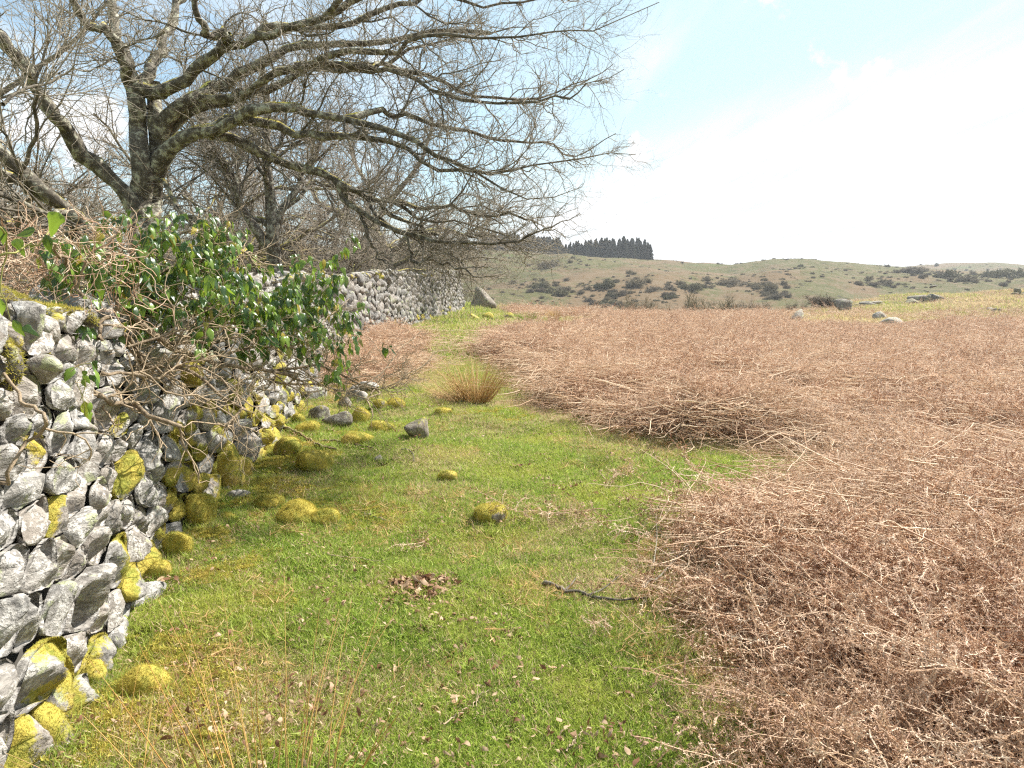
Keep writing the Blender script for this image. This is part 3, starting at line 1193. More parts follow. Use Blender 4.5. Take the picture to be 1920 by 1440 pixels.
for i, (cx, by, wpx, hpx, mo, lab) in enumerate(ROCKS):
    q = hit(cx, by, G, 100)
    dist = q[1]
    W_ = wpx / F * dist
    H_ = hpx / F * dist * (1.12 if mo < .7 else 0.92)
    Dp = W_ * rr2.uniform(0.65, 0.9)
    Vr, Tr = rock_shape(300 + i, 4 if wpx > 40 and dist < 12 else 3, 12 if mo < 0.7 else 22, 16 if mo < 0.7 else 8, 0.035 if mo < .7 else 0.06)
    a = rr2.uniform(0, pi)
    ext = Vr.max(0) - Vr.min(0)
    Vr = (Vr - (Vr.max(0) + Vr.min(0)) / 2) / ext
    if mo > 0.85:
        Vr[:, 2] = np.where(Vr[:, 2] > 0, Vr[:, 2], Vr[:, 2] * 1.0)
    Vr = Vr * np.array([W_, Dp, H_ * 1.35])
    Vr[:, 2] += H_ * 0.68 - H_ * 0.30
    if 'pointed' in lab:
        zz_ = np.clip(Vr[:, 2:3] / H_, 0, 1.2)
        Vr[:, :1] = Vr[:, :1] * (1 - .55 * zz_) - .25 * W_ * zz_
    ca, sa = cos(0.3 * sin(a)), sin(0.3 * sin(a))
    Vr = np.stack([Vr[:, 0] * ca - Vr[:, 1] * sa, Vr[:, 0] * sa + Vr[:, 1] * ca, Vr[:, 2]], 1)
    zn = (Vr[:, 2] - Vr[:, 2].min()) / (Vr[:, 2].max() - Vr[:, 2].min())
    if mo >= .85:
        m_ = np.clip(0.55 + 0.5 * zn + 0.6 * sph_noise(nrm(Vr), i + 50, 2.5), 0, 1)
    else:
        m_ = np.clip(mo * (0.3 + 1.0 * zn) + 0.5 * mo * sph_noise(nrm(Vr), i, 3) + (0.2 if mo > .5 else 0), 0, 1)
        if mo < 0.15:
            m_ *= 0
    if dist < 12:
        ROCKPOS.append((q[0], q[1] + Dp * 0.3, W_, Dp))
    loc = np.array([q[0], q[1] + Dp * 0.30, float(G(q[0], q[1] + Dp * 0.3))])
    root = obj('mossy_stone' if mo > 0.5 else 'loose_stone', mesh('rock', Vr, None, Tr, [M_STONE if 'pale' in lab or 'white slab' in lab else M_ROCK], {'moss': m_, 'vary': np.full(len(Vr), rr2.rand())}),
               None, tuple(loc), lab, 'stone', 'loose stones lying on the turf')
    if mo > 0.3 and dist < 16:
        sel = (m_[Tr[:, 0]] > 0.55).astype(float) * (zn[Tr[:, 0]] > 0.22)
        fz = fuzz(Vr, Tr, 34000 if dist < 5 else 16000, 0.008 + 0.0008 * dist, rr2, sel, 0.0009 + 0.00022 * dist) if sel.sum() > 0 else None
        if fz is not None:
            obj('moss', mesh('moss', fz[0], None, fz[1], [M_MOSS], {'rnd': np.repeat(rr2.rand(len(fz[0]) // 3), 3)}, False), root, kind='stuff')


# ------------------------------------------------------------------ scattering helper (uncountable ground cover only)
def scatter(name, P, rotz, tilt, scl, srcs, label, cat, extra=None, rnd=rs):
    n = len(P)
    me = bpy.data.meshes.new(name)
    me.vertices.add(n)
    me.vertices.foreach_set('co', np.asarray(P, np.float32).ravel())
    R3 = np.stack([tilt * rnd.randn(n), tilt * rnd.randn(n), rotz], 1).astype(np.float32)
    a = me.attributes.new('rot', 'FLOAT_VECTOR', 'POINT')
    a.data.foreach_set('vector', R3.ravel())
    a = me.attributes.new('scl', 'FLOAT', 'POINT')
    a.data.foreach_set('value', np.asarray(scl, np.float32))
    a = me.attributes.new('pick', 'INT', 'POINT')
    a.data.foreach_set('value', rnd.randint(0, len(srcs), n).astype(np.int32))
    for k, v in (extra or {}).items():
        a = me.attributes.new(k, 'FLOAT', 'POINT')
        a.data.foreach_set('value', np.asarray(v, np.float32))
    me.update()
    o = obj(name, me, None, None, label, cat, None, 'stuff')
    ng = bpy.data.node_groups.new(name, 'GeometryNodeTree')
    ng.interface.new_socket('Geometry', in_out='INPUT', socket_type='NodeSocketGeometry')
    ng.interface.new_socket('Geometry', in_out='OUTPUT', socket_type='NodeSocketGeometry')
    gi = ng.nodes.new('NodeGroupInput')
    go = ng.nodes.new('NodeGroupOutput')
    jn = ng.nodes.new('GeometryNodeJoinGeometry')
    for s_ in srcs:
        oi = ng.nodes.new('GeometryNodeObjectInfo')
        oi.inputs['Object'].default_value = s_
        oi.inputs['As Instance'].default_value = True
        ng.links.new(oi.outputs['Geometry'], jn.inputs[0])

    def na(nm, typ):
        nd = ng.nodes.new('GeometryNodeInputNamedAttribute')
        nd.data_type = typ
        nd.inputs['Name'].default_value = nm
        return nd.outputs[0]
    ip = ng.nodes.new('GeometryNodeInstanceOnPoints')
    e2r = ng.nodes.new('FunctionNodeEulerToRotation')
    ng.links.new(na('rot', 'FLOAT_VECTOR'), e2r.inputs[0])
    ng.links.new(gi.outputs[0], ip.inputs['Points'])
    ng.links.new(jn.outputs[0], ip.inputs['Instance'])
    ip.inputs['Pick Instance'].default_value = True
    ng.links.new(na('pick', 'INT'), ip.inputs['Instance Index'])
    ng.links.new(e2r.outputs[0], ip.inputs['Rotation'])
    ng.links.new(na('scl', 'FLOAT'), ip.inputs['Scale'])
    ng.links.new(ip.outputs[0], go.inputs[0])
    md = o.modifiers.new('scatter', 'NODES')
    md.node_group = ng
    return o


def src(name, me):
    return bpy.data.objects.new(name, me)     # a pattern only: never linked to the scene itself


def sector(n, r0, r1, p, rnd, a0=-52, a1=54):
    """points with density ~ r^-p between r0 and r1"""
    u = rnd.rand(n)
    e = 2 - p
    if abs(e) < 1e-3:
        r = r0 * (r1 / r0) ** u
    else:
        r = (r0 ** e + u * (r1 ** e - r0 ** e)) ** (1 / e)
    a = np.radians(rnd.uniform(a0, a1, n))
    return r * np.sin(a), r * np.cos(a), r


def on_wall(x, y, lo=-0.75, hi=0.02):
    d = np.interp(y, WP[:, 1], WP[:, 0])
    return (x < d + hi) & (x > d + lo) & (y < WP[-1, 1]) & (y > -2)


# ---- grass clumps
def grass_clump(seed, n, rad, h0, h1, wd, lean, flat=False):
    r = np.random.RandomState(seed)
    a = r.uniform(0, 2 * pi, n)
    q = rad * np.sqrt(r.rand(n))
    base = np.stack([q * np.cos(a), q * np.sin(a), np.full(n, -0.012)], 1)
    h = r.uniform(h0, h1, n)
    d = nrm(np.stack([r.randn(n) * lean, r.randn(n) * lean, np.ones(n)], 1))
    bend = nrm(r.randn(n, 3) * np.array([1, 1, 0.25])) * r.uniform(0.3, 1.0, n)[:, None]
    side = nrm(np.cross(d, r.randn(n, 3)))
    m1 = base + d * (h * 0.55)[:, None]
    tip = m1 + nrm(d + bend) * (h * 0.55)[:, None]
    w_ = wd * r.uniform(0.6, 1.3, n)[:, None]
    V_ = np.stack([base - side * w_, base + side * w_, m1 + side * w_ * .7, m1 - side * w_ * .7, tip], 1).reshape(-1, 3)
    b_ = np.arange(n)[:, None] * 5
    return mesh('grass_clump', V_, b_ + np.array([0, 1, 2, 3]), b_ + np.array([3, 2, 4]), [M_GRASS], {'rnd': np.repeat(r.rand(n), 5)}, False)


rg = np.random.RandomState(3)
g_near = [src('grass_tuft', grass_clump(10 + i, 150, 0.11, 0.010, 0.034, 0.0017, 1.0)) for i in range(6)]
g_tall = [src('grass_tuft', grass_clump(30 + i, 70, 0.06, 0.03, 0.085, 0.0018, 0.8)) for i in range(4)]
g_far = [src('grass_tuft', grass_clump(50 + i, 110, 0.28, 0.04, 0.10, 0.006, 0.6)) for i in range(4)]

x, y, r = sector(90000, 1.4, 15, 1.15, rg)
d = brk(x, y)
keep = (d < 0.12) & ~on_wall(x, y) & (x < 12)
x, y, r, d = x[keep], y[keep], r[keep], d[keep]
z = G(x, y)
deadv = 0.07 + 0.55 * sstep(d, -0.7, 0.0) + 0.75 * np.clip(fbm(x * 2.0, y * 2.0, 61, 4) - 0.48, 0, 1) * 2.4
wx = np.interp(y, WP[:, 1], WP[:, 0])
print('grass', len(x))
scatter('grass', np.stack([x, y, z], 1), rg.uniform(0, 6.28, len(x)), 0.12, rg.uniform(0.7, 1.35, len(x)) * (1 + 0.03 * r), g_near,
        'short green turf of the path between the wall and the bracken', 'grass', {'dead': deadv}, rg)
x, y, r = sector(9000, 1.5, 20, 1.1, rg)
d = brk(x, y)
pn = fbm(x * 1.2, y * 1.2, 71, 3)
keep = (d < 0.25) & ~on_wall(x, y) & ((pn > 0.56) | (d > -0.35)) & (x < 14)
x, y, r, d = x[keep], y[keep], r[keep], d[keep]
rx, ry = [], []
for (a_, b_, w__, d__) in ROCKPOS:
    nn_ = int(26 + 110 * w__)
    th_ = rg.uniform(0, 2 * pi, nn_)
    k_ = rg.uniform(0.44, 0.62, nn_)
    rx.append(a_ + np.cos(th_) * w__ * k_)
    ry.append(b_ + np.sin(th_) * d__ * k_)
x = np.concatenate([x] + rx)
y = np.concatenate([y] + ry)
d = brk(x, y)
scatter('long_grass', np.stack([x, y, G(x, y)], 1), rg.uniform(0, 6.28, len(x)), 0.2, rg.uniform(0.6, 1.25, len(x)), g_tall,
        'longer grass tufts in the turf and along the bracken edge', 'grass', {'dead': 0.15 + 0.6 * sstep(d, -0.5, 0.1) * rg.rand(len(x))}, rg)
x, y, r = sector(26000, 13, 95, 1.3, rg, -30, 45)
d = brk(x, y)
keep = (d < 0.1) & ~on_wall(x, y)
x, y, r, d = x[keep], y[keep], r[keep], d[keep]
scatter('distant_turf', np.stack([x, y, G(x, y)], 1), rg.uniform(0, 6.28, len(x)), 0.1, rg.uniform(0.7, 1.3, len(x)) * (1 + r / 60), g_far,
        'rough grass beyond the bracken and along the far wall', 'grass', {'dead': np.where(x < 2.5, 0.05, 0.25) + np.where(x < 2.5, 0.35, 0.9) * fbm(x * .2, y * .2, 8, 3)}, rg)


# ---- dead bracken fronds
def frond_mesh(seed, nf=4, rad=0.28, detail=True):
    r = np.random.RandomState(seed)
    A = Acc()
    for k in range(nf):
        L = r.uniform(0.35, 0.75)
        a = r.uniform(0, 2 * pi)
        p = np.array([r.uniform(-rad, rad), r.uniform(-rad, rad), r.uniform(-0.02, 0.08)])
        d = np.array([cos(a), sin(a), r.uniform(-0.15, 0.22)])
        n = 14
        P = [p]
        for j in range(n - 1):
            d = nrm(d + 0.16 * r.randn(3) * np.array([1, 1, .7]) + np.array([0, 0, -0.035]))
            P.append(P[-1] + d * L / n)
        P = np.array(P)
        R = np.linspace(0.0028, 0.0009, n)
        V_, q_ = tubes(P[None], R[None], 3)
        A.add(V_, q_, rnd=r.rand(), stem=1.0)
        if not detail:
            continue
        # pinnae
        Tn = np.gradient(P, axis=0)
        Tn = nrm(Tn)
        base_i = np.repeat(np.arange(2, n), 2)
        sgn = np.tile([1, -1], n - 2)
        m = len(base_i)
        tt = base_i / n
        PL = 0.16 * L / 0.5 * (1.05 - tt) * r.uniform(0.6, 1.2, m)
        up = nrm(np.array([0, 0, 1.0]) + 0.7 * r.randn(m, 3))
        sd = nrm(np.cross(Tn[base_i], up)) * sgn[:, None]
        dd = nrm(sd + 0.5 * Tn[base_i])
        kk = 6
        Q = np.zeros((m, kk, 3))
        Q[:, 0] = P[base_i]
        curl = r.randn(m, 3) * 0.22
        for j in range(1, kk):
            dd = nrm(dd + curl + 0.22 * r.randn(m, 3) + np.array([0, 0, -0.03]))
            Q[:, j] = Q[:, j - 1] + dd * (PL / (kk - 1))[:, None]
        # pinna midrib as a thin ribbon
        TQ = nrm(np.gradient(Q, axis=1))
        sdv = nrm(np.cross(TQ, r.randn(m, 1, 3)))
        rv = r.rand(m)
        Vr = np.stack([Q - sdv * 0.0014, Q + sdv * 0.0014], 2).reshape(-1, 3)
        bb = (np.arange(m) * kk * 2)[:, None]
        jj = (np.arange(kk - 1) * 2)[None]
        o_ = (bb + jj)[..., None]
        A.add(Vr, (o_ + np.array([0, 1, 3, 2])).reshape(-1, 4), rnd=np.repeat(rv, kk * 2), stem=0.6)
        # pinnules: curled leaflets either side
        for half in (0, 0.5):
            for s_ in (1, -1):
                C0 = Q[:, :-1] + (Q[:, 1:] - Q[:, :-1]) * half
                C0 = C0.reshape(-1, 3)
                t_ = TQ[:, :-1].reshape(-1, 3)
                nn = len(C0)
                s2 = nrm(np.cross(t_, nrm(np.array([0, 0, 1.0]) + 0.8 * r.randn(nn, 3)))) * s_
                w_ = np.repeat(PL / 0.16, kk - 1)
                ln = (0.019 * w_ * r.uniform(0.5, 1.2, nn))[:, None]
                d1 = nrm(s2 + 0.4 * t_ + 0.35 * r.randn(nn, 3))
                d2 = nrm(d1 + 0.9 * r.randn(nn, 3))
                wv = t_ * 0.0021
                p0 = C0
                p1 = C0 + d1 * ln * 0.5
                p2 = p1 + d2 * ln * 0.4
                p3 = p2 + nrm(2 * d2 - d1 + 0.5 * r.randn(nn, 3)) * ln * 0.35
                Vn = np.stack([p0 - wv * .6, p0 + wv * .6, p1 + wv, p1 - wv, p2 + wv * .8, p2 - wv * .8, p3], 1).reshape(-1, 3)
                b_ = np.arange(nn)[:, None] * 7
                A.add(Vn, np.vstack([b_ + np.array([0, 1, 2, 3]), b_ + np.array([3, 2, 4, 5])]), b_ + np.array([5, 4, 6]), rnd=np.repeat(np.clip(np.repeat(rv, kk - 1) + 0.25 * r.randn(nn), 0, 1), 7), stem=0.0)
    return A.mesh('bracken_fronds', [M_BRACKEN], False)


def stalks_mesh(seed, n=7, L0=0.5, L1=1.0, rad=0.0035, spread=0.35, arch=0.16):
    r = np.random.RandomState(seed)
    k = 9
    P = np.zeros((n, k, 3))
    a = r.uniform(0, 2 * pi, n)
    P[:, 0] = np.stack([r.uniform(-spread, spread, n), r.uniform(-spread, spread, n), r.uniform(-0.03, 0.03, n)], 1)
    d = nrm(np.stack([np.cos(a), np.sin(a), r.uniform(0.15, 0.75, n)], 1))
    L = r.uniform(L0, L1, n)
    for j in range(1, k):
        d = nrm(d + 0.10 * r.randn(n, 3) + np.array([0, 0, -arch]))
        P[:, j] = P[:, j - 1] + d * (L / (k - 1))[:, None]
    P[:, :, 2] = np.maximum(P[:, :, 2], 0.0)
    R = np.linspace(1, 0.35, k)[None] * rad * r.uniform(0.6, 1.3, n)[:, None]
    V_, q_ = tubes(P, R, 4)
    return mesh('bracken_stalks', V_, q_, None, [M_BRACKEN], {'rnd': np.repeat(r.rand(n), k * 4), 'stem': np.ones(len(V_))})


b_near = [src('bracken_frond', frond_mesh(100 + i)) for i in range(9)]
s_near = [src('bracken_stalk', stalks_mesh(200 + i, 7, 0.10, 0.5, 0.0019, 0.35, 0.3)) for i in range(6)]
s_far = [src('bracken_stalk', stalks_mesh(220 + i, 9, 0.4, 0.9, 0.0036, 0.6, 0.36)) for i in range(6)]

rb = np.random.RandomState(4)
x, y, r = sector(52000, 1.2, 46, 1.2, rb, -25, 56)
d = brk(x, y)
thin = fbm(x * 0.7, y * 0.7, 91, 3)
keep = (d > rb.uniform(0.0, 0.35, len(d))) & ~((thin < 0.33) & (rb.rand(len(d)) < 0.5))
# a few strays on the turf
keep |= (d > -0.9) & (rb.rand(len(d)) < 0.005)
x, y, r, d = x[keep], y[keep], r[keep], d[keep]
print('bracken', len(x))
z = G(x, y) + rb.uniform(-0.04, 0.05, len(x)) * sstep(d, 0, 0.5)
scatter('bracken', np.stack([x, y, z], 1), rb.uniform(0, 6.28, len(x)), 0.3, rb.uniform(0.6, 1.05, len(x)) * (1 + np.minimum(r, 30) * 0.010), b_near,
        'brown collapsed bracken fronds covering the field on the open side of the path', 'bracken', None, rb)
x, y, r = sector(22000, 1.5, 14, 1.0, rb, -20, 56)
d = brk(x, y)
keep = (d > rb.uniform(-0.2, 0.3, len(d))) & (fbm(x * 0.7, y * 0.7, 95, 3) > 0.42)
x, y, r, d = x[keep], y[keep], r[keep], d[keep]
scatter('bracken_stalks', np.stack([x, y, G(x, y) + 0.02], 1), rb.uniform(0, 6.28, len(x)), 0.2, rb.uniform(0.6, 1.2, len(x)), s_near,
        'pale bare bracken stalks lying across the near brown fronds', 'bracken', None, rb)
x, y, r = sector(64000, 4, 48, 1.25, rb, -30, 50)
d = brk(x, y)
keep = (d > rb.uniform(0.1, 0.45, len(d)) * (1.3 - 0.5 * sstep(r, 8, 20)))
x, y, r, d = x[keep], y[keep], r[keep], d[keep]
scatter('windblown_bracken', np.stack([x, y, G(x, y) + 0.03], 1), rb.normal(0.4, 1.1, len(x)), 0.12, rb.uniform(0.5, 1.15, len(x)) * (1 + r * 0.012), s_far,
        'pale straw-coloured bracken stalks combed flat over the middle of the field', 'bracken', None, rb)


# ---- dead oak leaves on the turf
def litter_mesh(seed, n, rad, up=0.0):
    r = np.random.RandomState(seed)
    q = rad * np.sqrt(r.rand(n)) if up == 0 else rad * (r.rand(n) ** .6) * (1 + .35 * np.sin(np.arange(n) * .07))
    a = r.uniform(0, 2 * pi, n)
    c = np.stack([q * np.cos(a), q * np.sin(a) * (1 if up == 0 else .8), 0.008 + up * r.rand(n) * np.maximum(0, 1 - q / rad)], 1)
    ax = nrm(r.randn(n, 3) * np.array([1, 1, .6]))
    bx = nrm(np.cross(ax, nrm(np.array([0, 0, 1.0]) + .5 * r.randn(n, 3))))
    nz = np.cross(ax, bx)
    L = (r.uniform(0.008, 0.020, n) * (1.5 if up else 1))[:, None]
    W_ = L * r.uniform(0.25, 0.6, (n, 1))
    cu = L * r.uniform(-.3, .9, (n, 1))
    rows = []
    for t, wf in ((-1, 0.15), (-.45, .8), (.1, 1.0), (.6, .75), (1, .15)):
        mid = c + ax * L * t + nz * cu * (t * t)
        for sd in (-1, 0, 1):
            rows.append(mid + bx * W_ * wf * sd * r.uniform(.5, 1.3, (n, 1)) + nz * abs(sd) * W_ * r.uniform(-.3, .5, (n, 1)))
    V_ = np.stack(rows, 1).reshape(-1, 3)
    b_ = np.arange(n)[:, None] * 15
    q_ = []
    for k in range(4):
        for s_ in (0, 1):
            q_.append(b_ + np.array([k * 3 + s_, k * 3 + s_ + 1, k * 3 + s_ + 4, k * 3 + s_ + 3]))
    return mesh('dead_leaves', V_, np.vstack(q_), None, [M_LITTER], {'rnd': np.repeat(r.rand(n) if up == 0 else 0.3 + 0.7 * r.rand(n), 15)})


l_src = [src('dead_leaf', litter_mesh(400 + i, 9, 0.12)) for i in range(6)]
x, y, r = sector(3000, 1.5, 13, 1.0, rb, -46, 40)
d = brk(x, y)
pn = fbm(x * 1.7, y * 1.7, 81, 3)
keep = (d < 0.1) & ~on_wall(x, y) & (pn > 0.50) & (x < 6)
x, y = x[keep], y[keep]
scatter('leaf_litter', np.stack([x, y, G(x, y) + 0.018], 1), rb.uniform(0, 6.28, len(x)), 0.2, rb.uniform(0.7, 1.2, len(x)), l_src,
        'scattered dead brown leaves in the turf', 'leaves', None, rb)
mo_src = []
for i_ in range(4):
    me_ = grass_clump(640 + i_, 190, 0.07, 0.006, 0.022, 0.0022, 0.9)
    me_.materials.clear()
    me_.materials.append(M_MOSS)
    mo_src.append(src('moss_tuft', me_))
mx, my = [], []
for (a_, b_, c_) in moss_spots:
    q = hit(a_, b_)
    n_ = int(170 * c_ * c_ * (1 if q[1] < 15 else .4)) + 30
    rr_k = c_ * np.sqrt(rb.rand(n_))
    th_ = rb.uniform(0, 6.28, n_)
    mx.append(q[0] + rr_k * np.cos(th_) * 1.1)
    my.append(q[1] + rr_k * np.sin(th_) * .8)
n_ = 8000
yy_ = rb.uniform(1.6, 12, n_)
xx_ = np.interp(yy_, WP[:, 1], WP[:, 0]) + 0.05 + np.abs(rb.randn(n_)) * 0.32
kp = fbm(xx_ * 2.2, yy_ * 2.2, 88, 3) > 0.50 + 0.12 * (xx_ - np.interp(yy_, WP[:, 1], WP[:, 0]))
mx.append(xx_[kp])
my.append(yy_[kp])
mx = np.concatenate(mx)
my = np.concatenate(my)
kp = fbm(mx * 4, my * 4, 89, 2) > 0.40
mx, my = mx[kp], my[kp]
scatter('moss_carpet', np.stack([mx, my, G(mx, my) + 0.012], 1), rb.uniform(0, 6.28, len(mx)), 0.2, rb.uniform(0.7, 1.3, len(mx)), mo_src,
        'low yellow-green moss spreading from the wall foot into the turf', 'moss', None, rb)
thatch = []
for i_ in range(4):
    me_ = grass_clump(600 + i_, 26, 0.09, 0.03, 0.10, 0.0016, 2.6)
    me_.materials.clear()
    me_.materials.append(M_STRAW)
    thatch.append(src('dry_blades', me_))
x, y, r = sector(12000, 1.4, 16, 1.15, rb, -48, 40)
d = brk(x, y)
keep = (d < 0.3) & ~on_wall(x, y) & (x < 12) & ((fbm(x * 1.4, y * 1.4, 83, 4) > 0.56) | ((d > -0.4) & (rb.rand(len(d)) < .6)))
x, y = x[keep], y[keep]
scatter('dry_grass', np.stack([x, y, G(x, y) + 0.012], 1), rb.uniform(0, 6.28, len(x)), 0.25, rb.uniform(0.6, 1.3, len(x)), thatch,
        'pale dry grass blades lying through the green turf', 'grass', None, rb)
q = hit(795, 1105, G)
obj('leaf_pile', litter_mesh(450, 430, 0.27, 0.07), None, (q[0], q[1], q[2]), 'heap of brown dead leaves in the middle of the turf', 'leaves', kind='stuff')
q = hit(790, 1035, G)
t_src = frond_mesh(470, 5, 0.08)
o = obj('bracken_tuft', t_src, None, (q[0], q[1], q[2]), 'small tuft of dead bracken standing just behind the leaf heap', 'bracken', kind='stuff')
o.scale = (.6, .6, 1.0)
x_, y_ = rg.normal(0, .16, 60), rg.normal(0, .12, 60)


# ------------------------------------------------------------------ sticks, rushes, tussocks
def stick(name, pts, r0, label, forks=(), m=M_BARK2, lift=0.028):
    P = []
    for (a, b_) in pts:
        q = hit(a, b_, G)
        P.append((q[0], q[1], float(G(q[0], q[1])) + lift))
    P = catmull(P, 22)
    P = P + 0.004 * rs.randn(*P.shape)
    R = np.linspace(r0, r0 * 0.45, 22) * (1 + 0.12 * rs.randn(22))
    c0 = P[0].copy()
    root = obj(name, None, None, tuple(c0), label, 'stick')
    V_, q_ = tubes((P - c0)[None], R[None], 8)
    obj('stem', mesh('stem', V_, q_, None, [m], {'rad': np.full(len(V_), r0)}), root)
    for fk in forks:
        Q = catmull([(*hit(a, b_, G)[:2], float(G(*hit(a, b_, G)[:2])) + lift + h_) for (a, b_, h_) in fk], 12)
        V_, q_ = tubes((Q - c0)[None], np.linspace(r0 * .6, r0 * .2, 12)[None], 6)
        obj('fork', mesh('fork', V_, q_, None, [m], {'rad': np.full(len(V_), r0 * .6)}), root)


stick('fallen_branch', [(1020, 1104), (1040, 1108), (1058, 1119), (1085, 1121), (1110, 1128), (1160, 1136), (1215, 1130)], 0.012,
      'dark crooked fallen branch with a fork, on the turf by the bracken', [[(1105, 1125, 0), (1130, 1118, .01), (1160, 1103, .03)], [(1060, 1117, 0), (1072, 1108, .01), (1080, 1100, .02)]], M_BARK2)
stick('fallen_stick', [(522, 800), (548, 812), (575, 826), (600, 842), (630, 848)], 0.017, 'brown stick sloping down from the wall foot through mossy stones', [[(600, 842, 0), (620, 846, .01), (632, 849, 0)]], M_VINE)
stick('fallen_stick', [(603, 832), (625, 831), (650, 836), (680, 842), (700, 846)], 0.010, 'thin pale stick lying in front of the bright moss-capped stone', [], M_VINE)
stick('fallen_stick', [(680, 728), (712, 745), (690, 757), (697, 778), (700, 792)], 0.014, 'crooked pale stick hooked over the tumbled heap', [[(695, 752, .02), (715, 735, .10), (718, 728, .14)]], M_VINE, 0.06)
stick('fallen_stick', [(752, 850), (765, 849), (775, 862), (776, 872)], 0.007, 'short hooked twig in the turf below the bare grey boulder', [], M_BARK2, 0.03)
stick('fallen_stick', [(614, 1050), (650, 1054), (690, 1058), (720, 1062)], 0.004, 'thin twig lying left of the leaf heap', [], M_VINE)
stick('fallen_stick', [(684, 972), (700, 976), (716, 981), (735, 990)], 0.004, 'thin grey twig beside the brown-topped mossy boulder', [], M_BARK2)
stick('bracken_stalk', [(830, 1375), (860, 1350), (885, 1340), (915, 1305)], 0.003, 'pale broken stalk in the near turf', [[(893, 1340, 0), (896, 1315, .03)]], M_VINE)
stick('bracken_stalk', [(1065, 1418), (1080, 1400), (1092, 1380)], 0.003, 'short pale stalk in the turf at the bottom of the view', [], M_VINE)
stick('dead_briar', [(1200, 1130), (1235, 1110), (1262, 1080), (1300, 1040), (1350, 1010)], 0.006, 'bare dark stem rising out of the bracken beside the forked branch',
      [[(1225, 1090, .02), (1230, 1060, .08), (1228, 1030, .14)]], M_BARK, 0.08)


def blades(n, rad, h0, h1, lean, wd, seed, m, sides=0, dirb=(0, 0)):
    r = np.random.RandomState(seed)
    k = 7
    a = r.uniform(0, 2 * pi, n)
    q = rad * np.sqrt(r.rand(n))
    P = np.zeros((n, k, 3))
    P[:, 0] = np.stack([q * np.cos(a), q * np.sin(a), np.full(n, -0.02)], 1)
    d = nrm(np.stack([np.cos(a) * lean * q / rad + dirb[0] + .15 * r.randn(n), np.sin(a) * lean * q / rad + dirb[1] + .15 * r.randn(n), np.ones(n)], 1))
    L = r.uniform(h0, h1, n)
    dr = np.stack([np.cos(a), np.sin(a), np.full(n, -0.6)], 1) * r.uniform(0.0, 0.10, (n, 1)) * min(1.0, lean)
    for j in range(1, k):
        d = nrm(d + dr + 0.03 * r.randn(n, 3))
        P[:, j] = P[:, j - 1] + d * (L / (k - 1))[:, None]
    P[:, 1:, 2] = np.maximum(P[:, 1:, 2], 0.0)
    R = np.linspace(1, 0.25, k)[None] * wd * r.uniform(.7, 1.2, (n, 1))
    V_, q_ = tubes(P, R, 3)
    return V_, q_, np.repeat(r.rand(n), k * 3), np.tile(np.repeat(np.linspace(0, 1, k), 3), n), P, R


def tuft(name, px_, py_, n, rad, h0, h1, lean, wd, m, label, cat, seed, dirb=(0, 0)):
    q = hit(px_, py_, G)
    V_, q_, rn_, hg, _, _ = blades(n, rad, h0, h1, lean, wd, seed, m, 0, dirb)
    return obj(name, mesh(name, V_, q_, None, [m], {'rnd': rn_, 'hgt': hg}), None, (q[0], q[1], q[2]), label, cat)


tuft('rush_tussock', 893, 754, 300, 0.17, 0.25, 0.72, 0.62, 0.0042, M_STRAW, 'large orange-brown rush tussock beside the path past the stones', 'rush', 1, (0.05, 0))
tuft('rush_tussock', 862, 752, 260, 0.16, 0.25, 0.6, 0.7, 0.0022, M_STRAW, 'pale bleached grass spilling from the left side of the large tussock', 'grass', 2, (-0.75, -.1))
tuft('rush_tussock', 1037, 608, 220, 0.14, 0.35, 0.65, 0.35, 0.008, M_STRAW, 'small upright straw tuft far along the path', 'rush', 3)
tuft('rush_tussock', 985, 604, 220, 0.3, 0.25, 0.5, 0.6, 0.008, M_GRASS, 'green rush clump near the far end of the wall', 'rush', 4)
for i, (a, b_, lb) in enumerate([(745, 1262, 'green grass tussock in the near turf above the watery shade'), (1150, 1215, 'dark green tussock by the near bracken edge'),
                                 (1120, 870, 'little dark green tussock below the bracken bank'), (505, 1010, 'grass tussock at the foot of the brown-topped boulder'),
                                 (1190, 1330, 'green tussock nearest the bottom edge by the bracken')]):
    lb = lb.replace(' above the watery shade', ', alone in the middle')
    q = hit(a, b_, G)
    V_, q_, rn_, hg, _, _ = blades(260, 0.09, 0.06, 0.15, 1.2, 0.0016, 40 + i, None)
    obj('grass_tussock', mesh('grass_tussock', V_, q_, None, [M_GRASS], {'rnd': rn_ * .5}), None, (q[0], q[1], q[2]), lb, 'grass')

# foreground rushes, every stem its own part
q0 = at(520, 1440, 2.0)
q0 = np.array([q0[0], 1.92, float(G(q0[0], 1.92))])
rush = obj('rush_clump', None, None, tuple(q0), 'sparse clump of tall dry rush stems in front of the turf, nearest the camera', 'rush')
V_, q_, rn_, hg, P, R = blades(32, 0.22, 0.42, 0.70, 0.55, 0.0026, 9, None, 0, (0.0, 0.12))
for i in range(32):
    V1, q1 = tubes(P[i:i + 1], R[i:i + 1], 5)
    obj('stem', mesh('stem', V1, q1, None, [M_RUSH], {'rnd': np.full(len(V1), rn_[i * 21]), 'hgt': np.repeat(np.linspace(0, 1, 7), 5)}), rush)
q0 = at(60, 1440, 1.7)
q0 = np.array([-1.18, 1.95, float(G(-1.18, 1.95))])
V_, q_, rn_, hg, P, R = blades(14, 0.10, 0.25, 0.45, 0.7, 0.0016, 19, None, 0, (-0.3, 0.1))
obj('rush_clump', mesh('rush_clump', V_, q_, None, [M_RUSH], {'rnd': rn_, 'hgt': hg}), None, tuple(q0), 'few bent straw stems over the moss-smothered boulder', 'rush')


